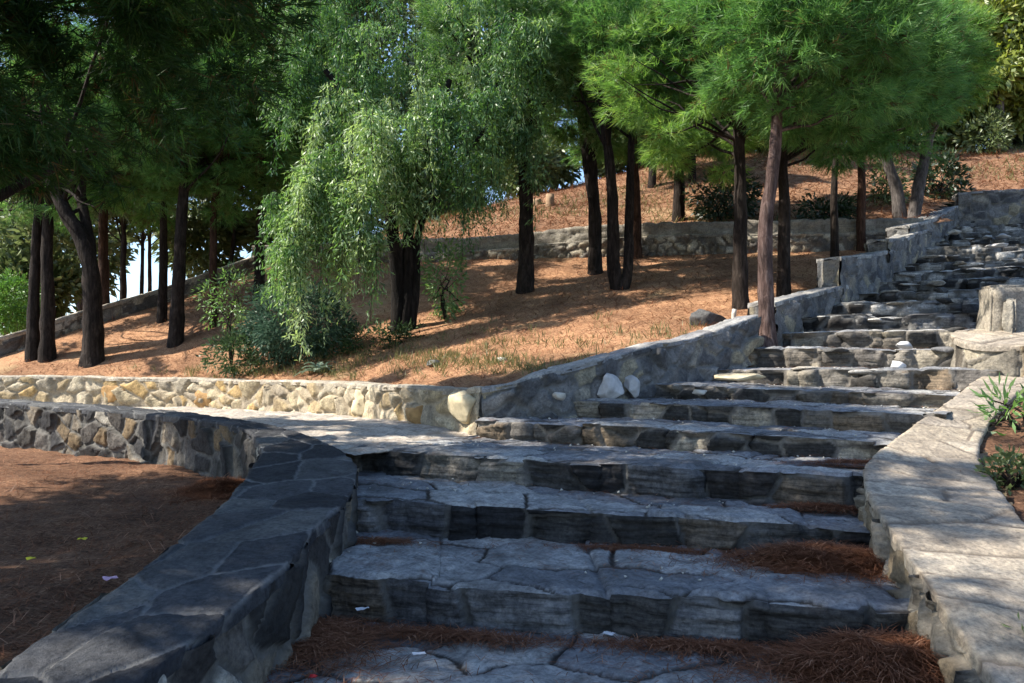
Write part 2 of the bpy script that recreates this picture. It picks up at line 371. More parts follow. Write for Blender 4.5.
F_line = [W(-160, 372, 13.6), W(0, 337, 15.0), W(80, 312, 15.9), W(160, 289, 16.9), W(256, 256, 18.3)]
S2 = [(W(774, 303, 9.42), W(848, 283, 11.3)), (W(848, 259.5, 11.3), W(894, 249, 12.9)), (W(894, 243, 12.9), W(926, 229, 14.8))]
ctl = [tuple(p - [0, 0, .04]) for p in offset(B_top, .3)] + [tuple(p - [0, 0, .08]) for p in offset(B2_top, .3)]
ctl += [tuple(a + np.array([-.3, .2, -.35])) for s in S2 for a in s]
ctl += [tuple(W(x, y, d)) for x, y, d in [(300, 262, 17.8), (480, 260, 16.6), (640, 257, 15.9), (800, 253, 15.3), (900, 250, 14.9)]]
ctl += [tuple(p - [0, 0, .35]) for p in F_line]
terr = RBF(ctl)
hctl = [(-.65, 17.2, 4.1), (-4, 18.1, 4.1), (4, 16.6, 4.15), (7.4, 15.8, 4.3), (0, 24, 6.7), (5.6, 24, 8.0), (14.6, 25, 8.5), (9, 24, 8.2), (-6.3, 19.3, 4.0), (-6, 25, 5.0),
        (-8.5, 17.6, 2.7), (-10.5, 15.6, 1.5), (-14, 14.5, .2), (-14, 20, -.5), (-12, 26, .5), (-22, 22, -4), (-30, 15, -6), (-30, 45, -8), (-8, 45, 1), (0, 40, 7), (15, 42, 10.5),
        (40, 40, 10), (40, 15, 9), (14, 17, 5.5), (10.2, 18.2, 5.4), (9.5, 16.7, 4.75), (12, 15, 4.6), (20, 14, 6), (30, 5, 5), (60, 60, 6), (-60, 60, -12), (-60, 10, -10), (0, 70, 3)]
hill = RBF(hctl)
def hit(fn, px, py, d0=6.5, d1=70):
    d = np.arange(d0, d1, .03); r = ray(px, py); r = r / r[1]
    z = CAMZ + r[2] * d; g = fn(r[0] * d, d)
    k = np.argmax(z <= g)
    if not (z <= g).any(): k = len(d) - 1
    return np.array([r[0] * d[k], d[k], g[k]])

def inpoly(x, y, poly):
    poly = np.asarray(poly); c = np.zeros(x.shape, bool); j = len(poly) - 1
    for i in range(len(poly)):
        xi, yi = poly[i][:2]; xj, yj = poly[j][:2]
        m = ((yi > y) != (yj > y)) & (x < (xj - xi) * (y - yi) / (yj - yi + 1e-12) + xi)
        c ^= m; j = i
    return c
def field(name, fn, x0, x1, y0, y1, cell, poly, material, amp=.05, fr=.7, seed=0, inside=True):
    nx = int((x1 - x0) / cell) + 1; ny = int((y1 - y0) / cell) + 1
    X, Y = np.meshgrid(np.linspace(x0, x1, nx), np.linspace(y0, y1, ny), indexing='ij')
    Z = fn(X, Y); P = np.stack([X, Y, Z], -1)
    q = np.stack([X, Y, X * 0], -1)
    P[..., 2] += amp * fbm(q, fr, 4, seed) + amp * .35 * fbm(q, fr * 6, 3, seed + 3)
    f = gridfaces(nx, ny)
    c = P.reshape(-1, 3)[f].mean(1)
    if poly is not None:
        k = inpoly(c[:, 0], c[:, 1], poly); f = f[k if inside else ~k]
    used = np.unique(f); mp = np.zeros(nx * ny, np.int64); mp[used] = np.arange(len(used))
    o = link(name, np_mesh(name, P.reshape(-1, 3)[used], mp[f]), material)
    return o

# ------------------------------------------------------------------ walls
def wall(name, out, inn, base_out, base_in, label, m_face, m_cap, seg=.02, cap_t=.06, over=.015, cell=(.28, .2), capcell=(.42, .36), seed=1,
         bulge=.02, off=.012, mw=.022, cap_bulge=.012, cap_mw=.02, capoff=.006, smooth_path=True, cat='wall', jag=.0, face_seg=None, ends=True):
    out = np.asarray(out, float); inn = np.asarray(inn, float)
    n = max(8, int(np.linalg.norm(np.diff(out, axis=0), axis=1).sum() / seg))
    rs = resample if smooth_path else linsample
    bo = np.full(len(out), base_out) if np.isscalar(base_out) else np.asarray(base_out, float)
    bi = np.full(len(inn), base_in) if np.isscalar(base_in) else np.asarray(base_in, float)
    O = rs(np.column_stack([out, bo]), n); I = rs(np.column_stack([inn, bi]), n)
    if jag:
        w = jag * fbm(np.column_stack([np.linspace(0, n * seg, n), np.zeros(n), np.zeros(n) + seed]), 1.6, 3, seed)
        O[:, 2] += w; I[:, 2] += w
    root = empty(name, (*(O[n // 2, :2] + I[n // 2, :2]) / 2, min(O[n // 2, 3], I[n // 2, 3])), label, cat)
    dirn = O[:, :2] - I[:, :2]; dirn /= np.linalg.norm(dirn, axis=1, keepdims=True)
    fs = face_seg or seg
    acc = Acc()
    for side, (L, sg) in enumerate(((O, 1), (I, -1))):
        hmax = (L[:, 2] - cap_t - L[:, 3]).max(); nv = max(4, int(hmax / fs))
        t = np.linspace(0, 1, nv)[None, :, None]
        top = L[:, :3].copy(); top[:, 2] -= cap_t * .3; bot = L[:, :3].copy(); bot[:, 2] = np.minimum(L[:, 3], top[:, 2] - .02)
        bot[:, :2] += dirn * sg * .03
        P = bot[:, None] * (1 - t) + top[:, None] * t
        s = np.concatenate([[0], np.cumsum(np.linalg.norm(np.diff(L[:, :2], axis=0), axis=1))])
        AB = (s[:, None] + 0 * P[..., 0], P[..., 2] - top[:, None, 2] + 0 * P[..., 0])
        nn = normals(P); flip = (nn[n // 2, nv // 2, :2] @ (dirn[n // 2] * sg)) < 0
        Q, at = stones(P, cell[0], cell[1], seed + side * 7, flip, bulge, off, .06, mw, .013, AB=AB, jit=.95, warp=.5)
        acc.add(Q, gridfaces(n, nv, flip), at)
    if ends:
        for k in (0, n - 1):
            nv = 24; nh = 20
            a, b = O[k], I[k]; t = np.linspace(0, 1, nh)[:, None, None]; v = np.linspace(0, 1, nv)[None, :, None]
            zt = (a[2] * (1 - t) + b[2] * t) - cap_t * .6; zb = (a[3] * (1 - t) + b[3] * t); zb = np.minimum(zb, zt - .02)
            P = np.zeros((nh, nv, 3)); P[..., :2] = (a[:2] * (1 - t[..., 0, :]) + b[:2] * t[..., 0, :])[:, None]
            P[..., 2] = (zb * (1 - v) + zt * v)[..., 0]
            ax = O[k, :2] - O[k + (1 if k == 0 else -1), :2]
            nn = normals(P); flip = nn[nh // 2, nv // 2, :2] @ ax < 0
            Q, at = stones(P, cell[0], cell[1], seed + 31 + k, flip, bulge, off, 0, mw, .007)
            acc.add(Q, gridfaces(nh, nv, flip), at)
    link('masonry', acc.mesh('masonry'), m_face, root)
    # coping: lip, top, lip
    nc = max(6, int(np.linalg.norm(O[:, :3] - I[:, :3], axis=1).max() / seg)); nl = max(3, int(cap_t / seg))
    oo = O[:, :3].copy(); oo[:, :2] += dirn * over; ii = I[:, :3].copy(); ii[:, :2] -= dirn * over
    t = np.linspace(0, 1, nc)[None, :, None]
    topP = oo[:, None] * (1 - t) + ii[:, None] * t
    dn = np.array([0, 0, -1.0])
    l1 = oo[:, None] + dn * (cap_t * np.linspace(1, 0, nl, endpoint=False))[None, :, None]
    l2 = ii[:, None] + dn * (cap_t * np.linspace(0, 1, nl + 1)[1:])[None, :, None]
    P = np.concatenate([l1, topP, l2], 1)
    nn = normals(P); flip = nn[n // 2, P.shape[1] // 2, 2] < 0
    Q, at = stones(P, capcell[0], capcell[1], seed + 50, flip, cap_bulge, capoff, .004, cap_mw, .006)
    # ragged edge
    e = fbm(Q, 5, 3, seed + 3) * .012
    wgt = np.concatenate([np.ones(nl), np.clip(1 - np.minimum(np.arange(nc), np.arange(nc)[::-1]) / 3., 0, 1), np.ones(nl)])
    Q[..., :2] += dirn[:, None] * (e * wgt * np.concatenate([np.ones(nl), np.where(np.arange(nc) < nc / 2, 1, -1), -np.ones(nl)]))[..., None]
    ac = Acc(); ac.add(Q, gridfaces(*P.shape[:2], flip), at)
    for k in (0, n - 1):                 # close the ends
        ring = Q[k]; m = len(ring); c = ring.mean(0)
        V = np.vstack([ring, c]); fcs = np.stack([np.arange(m - 1), np.arange(1, m), np.full(m - 1, m)], 1)
        ac.add(V, fcs, {'srnd': np.full(m + 1, .4), 'srnd2': np.full(m + 1, .4), 'mort': np.zeros(m + 1)})
    link('coping', ac.mesh('coping'), m_cap, root)
    return root

wall('stone_wall', A_out, A_in, [0, -.02, -.02, -.02, 0, .1, .3, .5, .55, .6, .6, .6], .1,
     'low curved stone wall with dark slate flagstone top wrapping round the needle-strewn bed', M['bedwall'], M['slate'], seg=.016, cell=(.3, .27), capcell=(.46, .36),
     seed=3, bulge=.022, off=.022, mw=.034, cap_bulge=.010, cap_mw=.014)
wB = wall('stone_wall', B_top, offset(B_top, .34), [.5] * 8, .6, 'long sunlit cream and ochre rubble wall edging the terrace beyond the path',
     M['cream'], M['creamcap'], seg=.024, cell=(.34, .2), seed=11, bulge=.04, off=.028, mw=.03, cap_t=.05, capcell=(.5, .4), jag=.03)
wB2 = wall('stone_wall', B2_top, offset(B2_top, .3), [.5, .6, .7, .8, .95, 1.1, 1.3, 1.4], .9, 'grey rubble wall climbing beside the stairs with two white marble chunks in it',
     M['greywall'], M['greycap'], seg=.02, cell=(.24, .19), seed=17, bulge=.032, off=.026, mw=.024, cap_t=.04, jag=.05)
for i, (a, b) in enumerate(S2):
    lab = ['lowest grey stepped wall block beside the stairs behind the pinkish trunk', 'tall pale grey wall block in the middle of the stepped stair wall', 'small dark grey wall block at the top end of the stepped stair wall'][i]
    c = np.array(b) - np.array(a); line = [a - c * [.16, .16, 0] * (i > 0), a + c * .35, a + c * .7, b + c * [.04, .04, 0]]
    wall('stone_wall', line, offset(line, .3), [p[2] - 1.1 for p in line], a[2] - .9, lab, M['greywall'], M['greycap'], seg=.03, cell=(.26, .22), seed=23 + i, bulge=.022, off=.02, cap_t=.05, jag=.02, smooth_path=False)
C_out = [W(1060, 770, 2.3), W(1000, 683, 2.77), W(943, 602, 3.17), W(905, 545, 3.75), W(868, 484, 4.7), W(880, 455, 5.2), W(930, 416, 6.1), W(960, 396, 6.7), W(986, 376, 7.3), W(1040, 358, 7.9)]
C_in = [W(1290, 770, 2.3), W(1200, 690, 2.7), W(1090, 603, 3.3), W(1030, 535, 3.9), W(988, 482, 4.85), W(974, 450, 5.5), W(992, 416, 6.2), W(1020, 390, 6.8), W(1050, 372, 7.3), W(1090, 356, 7.7)]
wall('stone_wall', C_out, C_in, [-.1, -.05, -.02, .1, .25, .35, .5, .65, .8, .9], [0, .0, .0, .2, .3, .4, .6, .7, .8, .9], 'broad beige flagstone-topped wall bordering the stairs beside the leafy bed',
     M['beigewall'], M['beige'], seg=.018, cell=(.16, .2), capcell=(.30, .62), seed=37, bulge=.03, off=.028, cap_bulge=.008, cap_mw=.011, cap_t=.06)
C2_o = [W(1085, 346, 7.0), W(1030, 345, 7.2), W(992, 346, 7.35), W(966, 343, 7.55), W(953, 336, 7.95), W(957, 332, 8.4)]
C2_i = [W(1095, 336, 8.0), W(1050, 334, 8.1), W(1022, 333, 8.15), W(1004, 332, 8.2), W(990, 331, 8.3), W(980, 330, 8.45)]
wall('stone_wall', C2_o, C2_i, 1.1, 1.1, 'short rounded pale wall end jutting into the stairs above the beige wall', M['beigewall'], M['beige'], seg=.022, cell=(.3, .3), seed=41, bulge=.02, off=.015, cap_t=.05, capcell=(.6, .5))
def hullstone(name, pts, m, seed, lab, cat):
    import bmesh
    bm = bmesh.new()
    for p in pts: bm.verts.new(tuple(p))
    bmesh.ops.convex_hull(bm, input=bm.verts)
    bmesh.ops.triangulate(bm, faces=bm.faces[:])
    bmesh.ops.bevel(bm, geom=bm.edges[:], offset=.025, segments=2, affect='EDGES')
    bmesh.ops.triangulate(bm, faces=bm.faces[:])
    for _ in range(3): bmesh.ops.subdivide_edges(bm, edges=[e for e in bm.edges if e.calc_length() > .05], cuts=1, use_grid_fill=False); bmesh.ops.triangulate(bm, faces=bm.faces[:])
    V = np.array([v.co[:] for v in bm.verts]); Fc = np.array([[v.index for v in f.verts] for f in bm.faces]); Nn = np.array([v.normal[:] for v in bm.verts]); bm.free()
    V = V + Nn * (fbm(V, 3, 4, seed) * .03 + fbm(V, 14, 3, seed + 2) * .01)[:, None]
    n_ = len(V); o = link(name, np_mesh(name, V, Fc, {'srnd': np.full(n_, .5), 'srnd2': np.full(n_, .3), 'mort': np.zeros(n_)}), m)
    return tag(o, lab, cat)
bt = [(975, 338, 8.75), (990, 338, 8.2), (1070, 338, 8.35), (1070, 338, 9.3), (990, 338, 9.3)]
tp = [(979, 288, 8.8), (993, 286, 8.28), (1075, 283, 8.5), (1075, 283, 9.2), (1000, 284, 9.2)]
hullstone('stone_block', [W(*p) for p in bt + tp], M['beigewall'], 43, 'upright pale stone block standing at the right edge of the stairs', 'stone pillar')
hullstone('stone_block', [W(*p) for p in [(1002, 342, 8.1), (1016, 342, 8.0), (1018, 342, 8.3), (1004, 300, 8.25), (1016, 296, 8.15), (1018, 298, 8.4), (1003, 300, 8.4)]], M['greywall'], 44, 'narrow grey slab set upright against the front of the pale stone block', 'stone pillar')
dl = np.array(D_line)
lo = dl.copy(); lo[:, 2] -= 14 / 800 * lo[:, 1]
wD = wall('stone_wall', lo, offset(lo, .5), [p[2] - .6 for p in lo], lo[0][2] - .5, 'long low rubble wall with grey cement band behind the upper tree trunks', M['rubble'], M['cement'], seg=.035, cell=(.2, .16), seed=53, bulge=.04, off=.02, mw=.03, cap_t=.05, jag=.02)
# cement band set back on top of the rubble
band = offset(dl, .1); acc = Acc()
n = 260; T = linsample(band, n); Bk = linsample(offset(dl, .42), n)
T[:, 2] += .02 * fbm(T, .8, 3, 4); prof = []
for t in np.linspace(0, 1, 8): prof.append(np.column_stack([T[:, :2], T[:, 2] - .34 * (1 - t)]))
for t in np.linspace(.1, 1, 6): prof.append(np.column_stack([T[:, :2] * (1 - t) + Bk[:, :2] * t, T[:, 2] + .01 * t]))
P = np.stack(prof, 1); nn = normals(P); fl = nn[n // 2, 3, 1] > 0
Q, at = stones(P, .42, .2, 5, fl, .024, .018, .02, .018, .016, warp=.4); acc.add(Q, gridfaces(n, len(prof), fl), at)
link('cement_band', acc.mesh('cement_band'), M['cement'], wD)
fl_ = np.array(F_line)
wall('parapet_wall', fl_, offset(fl_, .35), [p[2] - .7 for p in fl_], [p[2] - 1.4 for p in fl_], 'pale-topped parapet wall sloping down behind the left pine trunks', M['rubble'], M['creamcap'], seg=.04, cell=(.3, .22), seed=59, bulge=.03, cap_t=.08)
E_line = [W(958, 193, 17.6), W(985, 191, 17.4), W(1030, 189, 17.1), W(1090, 186, 16.8)]
E_in = [p + np.array([.05, .4, 0]) for p in E_line]
wall('stone_wall', E_line, E_in, 4.3, 4.6, 'grey block wall at the very top of the stairs below the dry slope', M['greywall'], M['greycap'], seg=.035, cell=(.3, .2), seed=61, bulge=.02, cap_t=.05)
# left return of the wall by the top landing
L_line = [W(908, 226, 14.1), W(930, 220, 15.1), W(945, 212, 16.3), W(957, 206, 17.6)]
wall('stone_wall', L_line, offset(L_line, .35), 3.3, 3.6, 'low grey kerb wall joining the top of the stairs to the block wall', M['greywall'], M['greycap'], seg=.035, cell=(.3, .2), seed=67, bulge=.02, cap_t=.05)

# single stones that stand out in the walls
def boulder(name, c, r, m, seed, parent=None, rot=0, flat=False, jag=.28, sub=4):
    import bmesh
    bm = bmesh.new(); bmesh.ops.create_icosphere(bm, subdivisions=sub, radius=1)
    V = np.array([v.co[:] for v in bm.verts]); Fc = np.array([[v.index for v in f.verts] for f in bm.faces]); bm.free()
    V = np.sign(V) * np.abs(V) ** .72
    # a few cut planes make it blocky
    rr = np.random.default_rng(seed)
    for _ in range(16):
        nrm = rr.normal(size=3); nrm /= np.linalg.norm(nrm); d = rr.uniform(.6, .95)
        k = V @ nrm - d; V -= np.where(k > 0, k, 0)[:, None] * nrm * .98
    V += V * (fbm(V + seed, 1.3, 3, seed) * jag * .6)[:, None] + V * (fbm(V + seed, 6, 3, seed) * .05)[:, None]
    V *= np.array(r); ca, sa = math.cos(rot), math.sin(rot)
    V = np.column_stack([V[:, 0] * ca - V[:, 1] * sa, V[:, 0] * sa + V[:, 1] * ca, V[:, 2]])
    n_ = len(V); at = {'srnd': np.full(n_, .5), 'srnd2': np.full(n_, rr.uniform()), 'mort': np.zeros(n_)}
    o = bpy.data.objects.new(name, np_mesh(name, V, Fc, at)); COL.objects.link(o); o.data.materials.append(m)
    c = np.array(c, float)
    if parent: o.parent = parent; o.location = c - np.array(parent.location)
    else: o.location = c
    return o
o = boulder('stone', W(464, 409, 7.68), (.25, .14, .19), M['creamstone'], 5, wB, -.8); tag(o, 'large pale cream boulder at the wall end')
o = boulder('stone', W(417, 416, 8.55), (.20, .14, .13), M['ochre'], 9, wB, -.8); tag(o, 'orange ochre stone near the wall base')
o = boulder('stone', W(116, 393, 13.05), (.30, .1, .16), M['ochre'], 12, wB, -.3)
o = boulder('stone', W(205, 400, 12.35), (.22, .1, .2), M['ochre'], 14, wB, -.5)
o = boulder('stone', W(360, 402, 9.65), (.16, .1, .16), M['creamstone'], 15, wB, -.8)
o = boulder('stone', W(610, 389, 7.72), (.16, .08, .15), M['white'], 21, wB2, .5); tag(o, 'broad white marble chunk')
o = boulder('stone', W(632, 385, 7.9), (.09, .07, .14), M['white'], 24, wB2, .5); tag(o, 'narrow white marble chunk')

# ------------------------------------------------------------------ staircase
stair = empty('stone_staircase', (1, 5, 0), 'long worn flight of grey stone steps climbing to the upper right', 'staircase')
tops = []
for k, (L, Rr) in enumerate(NOS):
    near = k < 9
    seg = .012 if k < 3 else .016 if k < 5 else .022 if k < 9 else .03
    ext = .12 if k > 0 else .2
    dv = (Rr - L); l = L - dv / np.linalg.norm(dv) * ext; r = Rr + dv / np.linalg.norm(dv) * ext
    if k + 1 < len(NOS):
        L2, R2 = NOS[k + 1]
    else: L2, R2 = L + np.array([1.2, 1.6, 0]), Rr + np.array([1.2, 1.6, 0])
    d2 = R2 - L2; l2 = L2 - d2 / np.linalg.norm(d2) * ext; r2 = R2 + d2 / np.linalg.norm(d2) * ext
    n = int(np.linalg.norm(r - l) / seg); s = np.linspace(0, 1, n)[:, None]
    N1 = l * (1 - s) + r * s; N2 = l2 * (1 - s) + r2 * s
    q = np.column_stack([s[:, 0] * np.linalg.norm(r - l), np.zeros(n), np.full(n, k * 3.1)])
    nrm = np.array([dv[1], -dv[0]]); nrm /= np.linalg.norm(nrm)
    if nrm[1] > 0: nrm = -nrm
    w1 = fbm(q, 1.1, 3, k) * .024 + fbm(q, 9, 3, k + 40) * .010
    rk = np.random.default_rng(500 + k); Lw = np.linalg.norm(r - l); br = np.cumsum(rk.uniform(.3, .95 if k < 9 else .6, 20)); sid = np.searchsorted(br, q[:, 0] + fbm(q, 3, 2, k + 3) * .04)
    so = rk.uniform(-.045, .045, 40)[sid]; sz = rk.uniform(-.02, .012, 40)[sid]
    gapd = np.min(np.abs(q[:, 0][:, None] - br[None]), 1); notch = np.exp(-(gapd / .03) ** 2)
    w1 = w1 + so - .03 * notch
    chip = np.clip(fbm(q + 3, 2.6, 3, k + 77) - .22, 0, 1) * (.12 if k < 9 else .3)
    w1 = w1 - chip
    N1[:, :2] += nrm * w1[:, None]; N1[:, 2] += fbm(q + 9, 1.2, 2, k + 7) * .010 + sz - .014 * notch - chip * .35
    if k == 0: prevz = np.zeros(n)
    else:
        pl, pr = NOS[k - 1]; prevz = (pl[2] * (1 - s) + pr[2] * s)[:, 0]
    zb = np.minimum(prevz - .05, N1[:, 2] - .1); zb = np.maximum(zb, N1[:, 2] - .42)
    nr = max(5, int((N1[:, 2] - zb).max() / seg)); t = np.linspace(0, 1, nr, endpoint=True)[None, :, None]
    bot = np.column_stack([N1[:, :2] - nrm * .015, zb])
    Pr = bot[:, None] * (1 - t) + (N1 - [0, 0, .0])[:, None] * t
    at_ = q[:, 0][:, None] + 0 * Pr[..., 0]
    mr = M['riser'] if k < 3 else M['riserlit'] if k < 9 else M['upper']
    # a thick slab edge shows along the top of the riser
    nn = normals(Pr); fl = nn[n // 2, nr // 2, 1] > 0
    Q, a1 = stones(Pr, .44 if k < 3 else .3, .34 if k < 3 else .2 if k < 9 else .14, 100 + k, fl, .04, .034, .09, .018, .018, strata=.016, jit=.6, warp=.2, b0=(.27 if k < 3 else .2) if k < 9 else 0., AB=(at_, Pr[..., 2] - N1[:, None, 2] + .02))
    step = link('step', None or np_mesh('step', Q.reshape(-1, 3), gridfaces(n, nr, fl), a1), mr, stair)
    # tread
    back = N2.copy(); back[:, :2] -= nrm * .10; back[:, 2] = N1[:, 2] + .012
    if k == 2: back[:, 2] += np.linspace(.03, 0, n)
    nt_ = max(6, int(np.linalg.norm((back - N1)[:, :2], axis=1).max() / seg)); nt_ = min(nt_, 100)
    t = np.linspace(0, 1, nt_)[None, :, None]
    Pt = N1[:, None] * (1 - t) + back[:, None] * t
    lip = Q[:, -1:]                      # start exactly at the riser's top edge
    nn = normals(Pt); fl = nn[n // 2, nt_ // 2, 2] < 0
    Qt, a2 = stones(Pt, .78 if k < 3 else .5, .40, 200 + k, fl, .012, .010, .008, .012, .012)
    g = np.clip(np.arange(nt_) / 3., 0, 1)[None, :, None]
    shift = (lip - Pt[:, :1]) * (1 - np.clip(np.arange(nt_) / 8., 0, 1))[None, :, None]
    Qt = Qt * g + Pt * (1 - g) + shift * np.array([1, 1, .4])
    Qt[:, 0] = lip[:, 0]
    # rounded worn nose
    Qt[:, 1, 2] -= .002
    tr = np_mesh('tread', Qt.reshape(-1, 3), gridfaces(n, nt_, fl), a2)
    o = bpy.data.objects.new('tread', tr); COL.objects.link(o); tr.materials.append(M['tread'] if k < 9 else M['upper'])
    o.parent = step
    tops.append((N1, back))
    if k >= 5:
        rk = np.random.default_rng(900 + k)
        for q_ in range(4 if k < 9 else 10):
            u_ = rk.integers(int(n * .06), int(n * .9)); v_ = rk.uniform(.0, .3)
            c_ = N1[u_] * (1 - v_) + back[u_] * v_ + [0, 0, rk.uniform(-.05, .015)]
            so_ = boulder('stone', c_, (rk.uniform(.1, .26), rk.uniform(.08, .17), rk.uniform(.02, .05)), M['slabs'], int(rk.integers(1, 9999)), None, rk.uniform(-.5, .5) + math.atan2(dv[1], dv[0]), sub=3)
            so_.parent = step; so_.location = so_.location - stair.location - step.location

# lower flagstones, in front of the first step
nx, ny = 260, 200
xs = np.linspace(-1.5, 2.2, nx)[:, None]; ys = np.linspace(1.2, 4.6, ny)[None, :]
P = np.stack([xs + 0 * ys, ys + 0 * xs, 0 * xs * ys], -1)
P[..., 2] += .015 * fbm(P, 1.1, 3, 3)
Q, at = stones(P, .6, .36, 78, False, .014, .010, .008, .013, .013, warp=.4)
o = link('paving', np_mesh('paving', Q.reshape(-1, 3), gridfaces(nx, ny, False), at), M['tread']); tag(o, kind='structure')
# path between the bed wall and the terrace wall
pa = [NOS[2][0] + [.25, -.1, 0], W(350, 452, 6.1) + np.array([.0, 0, 0]), W(300, 432, 7.0), W(240, 421, 8.1), W(133, 409, 9.8), W(0, 400, 11.3), W(-130, 397, 12.1)]
pb = [NOS[3][0] + [.35, .1, 0], W(480, 432, 7.75), W(450, 430, 8.2), W(390, 424, 9.3), W(210, 409, 12.6), W(0, 402, 13.8), W(-160, 400, 14.5)]
pa = np.array(pa); pb = np.array(pb); pa[:, 2] = [.60, .625, .655, .69, .71, .72, .73]; pb[:, 2] = [.63, .675, .705, .74, .76, .76, .76]
na, nb = 420, 60
a = resample(pa, na); b = resample(pb, na); t = np.linspace(0, 1, nb)[None, :, None]
P = a[:, None] * (1 - t) + b[:, None] * t
nn = normals(P); fl = nn[na // 2, nb // 2, 2] < 0
Q, at = stones(P, .6, .45, 91, fl, .008, .006, .004, .02, .012); Q[..., 2] += .012
o = link('path', np_mesh('path', Q.reshape(-1, 3), gridfaces(na, nb, fl), at), M['path']); tag(o, kind='structure')

# ------------------------------------------------------------------ ground
Bc = offset(B_top, .2); B2c = offset(B2_top, .16)
s2c = [q for s in S2 for q in offset([s[0], s[1]], .16)]
poly = [tuple(p[:2]) for p in Bc] + [tuple(p[:2]) for p in B2c] + [tuple(p[:2]) for p in s2c] + [tuple(p[:2]) for p in (offset(dl, .1)[::-1])] + [tuple(p[:2]) for p in (offset(fl_, .1)[::-1])]
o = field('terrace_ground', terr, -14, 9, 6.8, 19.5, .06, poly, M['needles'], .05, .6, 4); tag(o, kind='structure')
polyh = [(-80, 13.0)] + [tuple(p[:2]) for p in offset(fl_, .2)] + [tuple(p[:2]) for p in offset(dl, .35)] + [(8.3, 15.1), (9.0, 17.0), (9.9, 17.8), (11.3, 17.4), (14, 17), (14, 5), (80, 5), (80, 80), (-80, 80)]
o = field('hillside', hill, -70, 70, 5, 78, .25, polyh, M['hill'], .1, .35, 9); tag(o, kind='structure')
bedp = [tuple(p[:2]) for p in (np.array(A_in) - np.array([.08, 0, 0]))]
bedpoly = [tuple(p[:2] + np.array([.12, .05])) for p in np.array(A_in)] + [(-14, 13), (-14, .5)]
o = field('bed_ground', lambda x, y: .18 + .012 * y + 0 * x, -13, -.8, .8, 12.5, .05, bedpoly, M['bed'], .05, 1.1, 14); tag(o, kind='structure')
# bed on the right, and the lap of ground behind the upper right walls
rp = [tuple(p[:2] - np.array([.1, 0])) for p in np.array(C_in)[1:]] + [(4.9, 9.0), (7, 11), (14, 15), (14, 1), (2.5, 1)]
rfn = RBF([tuple(p - [0, 0, .06]) for p in np.array(C_in)[1:]] + [(5.2, 9, 1.7), (7.5, 11, 2.6), (10, 14, 4.0), (14, 16, 4.8), (14, 5, 2.5), (6, 2, .5), (4.6, 8.2, 1.5)])
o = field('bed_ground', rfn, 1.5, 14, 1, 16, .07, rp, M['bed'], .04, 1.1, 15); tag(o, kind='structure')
bm_v = [(math.cos(t) * 1800, math.sin(t) * 1800, -14) for t in np.linspace(0, 2 * math.pi, 64, endpoint=False)] + [(0, 0, -14)]
o = link('ground', np_mesh('ground', bm_v, np.array([[i, (i + 1) % 64, 64] for i in range(64)])), M['earth']); tag(o, kind='structure')

# ------------------------------------------------------------------ sun
SUN = np.array([-.95, -.06, 0]); SUN /= np.linalg.norm(SUN); ELEV = R(47)
SUN = np.array([SUN[0] * math.cos(ELEV), SUN[1] * math.cos(ELEV), math.sin(ELEV)])
MUST = set(); GAPS = []                                # (point, radius): places the sun reaches through the canopy
gr = np.random.default_rng(77)
def gap(px, py, fn=None, z=None, r=.3, d=None):
    if fn is not None: p = hit(fn, px, py, 6.5 if fn is terr else 15.5)
    elif z is not None: p = G(px, py, z)
    else: p = W(px, py, d)
    GAPS.append((p, r))
def gaps(x0, x1, y0, y1, n, r0, r1, **k):
    for _ in range(n): gap(gr.uniform(x0, x1), gr.uniform(y0, y1), r=gr.uniform(r0, r1), **k)
for p in resample(B_top, 26): GAPS.append((p - [0, 0, .2], .42))
gaps(0, 260, 345, 372, 26, .15, .45, fn=terr); gaps(180, 260, 325, 350, 8, .15, .35, fn=terr)
gaps(0, 200, 315, 345, 14, .1, .35, fn=terr)
gaps(470, 800, 252, 292, 40, .12, .42, fn=terr); gaps(430, 560, 350, 376, 16, .15, .35, fn=terr); pass
gaps(500, 720, 170, 215, 14, .2, .6, fn=hill); gaps(760, 1020, 160, 195, 14, .2, .6, fn=hill)
gaps(260, 560, 428, 444, 40, .18, .38, z=.70); gaps(560, 860, 446, 468, 12, .07, .16, z=.64); gaps(760, 890, 440, 470, 10, .1, .2, z=.68)
for (x, y, d, r) in [(740, 375, 8.1, .3), (700, 377, 8.2, .15), (800, 440, 6.0, .12), (860, 444, 5.8, .16), (895, 443, 5.6, .14), (640, 425, 6.6, .1), (720, 433, 6.3, .1), (830, 408, 6.5, .12)]: gap(x, y, d=d, r=r)
m0 = len(GAPS)
for (x, y, d, r) in [(930, 430, 5.7, .4), (960, 410, 6.3, .45), (985, 395, 6.8, .45), (912, 440, 5.4, .32), (950, 435, 5.5, .38), (1005, 380, 7.2, .4), (970, 385, 6.9, .3), (900, 470, 4.9, .12), (940, 500, 4.4, .1), (990, 560, 3.7, .08)]: gap(x, y, d=d, r=r)
gaps(0, 130, 463, 508, 20, -.07, .02, z=.27); gaps(40, 230, 480, 570, 14, -.10, -.05, z=.25)
for (x, y, d, r) in [(50, 435, 10.2, .3), (85, 440, 9.6, .22), (20, 435, 10.6, .3), (110, 662, 2.6, .07), (60, 668, 2.5, .06), (262, 555, 3.6, .04)]: gap(x, y, d=d, r=r)
MUST |= set(range(m0, len(GAPS)))
gaps(890, 1020, 215, 300, 54, .2, .5, d=14); gaps(800, 960, 300, 370, 14, .05, .16, d=9)
gaps(200, 330, 10, 170, 20, .25, .5, d=13); gaps(960, 1024, 10, 110, 12, .4, .8, d=22)
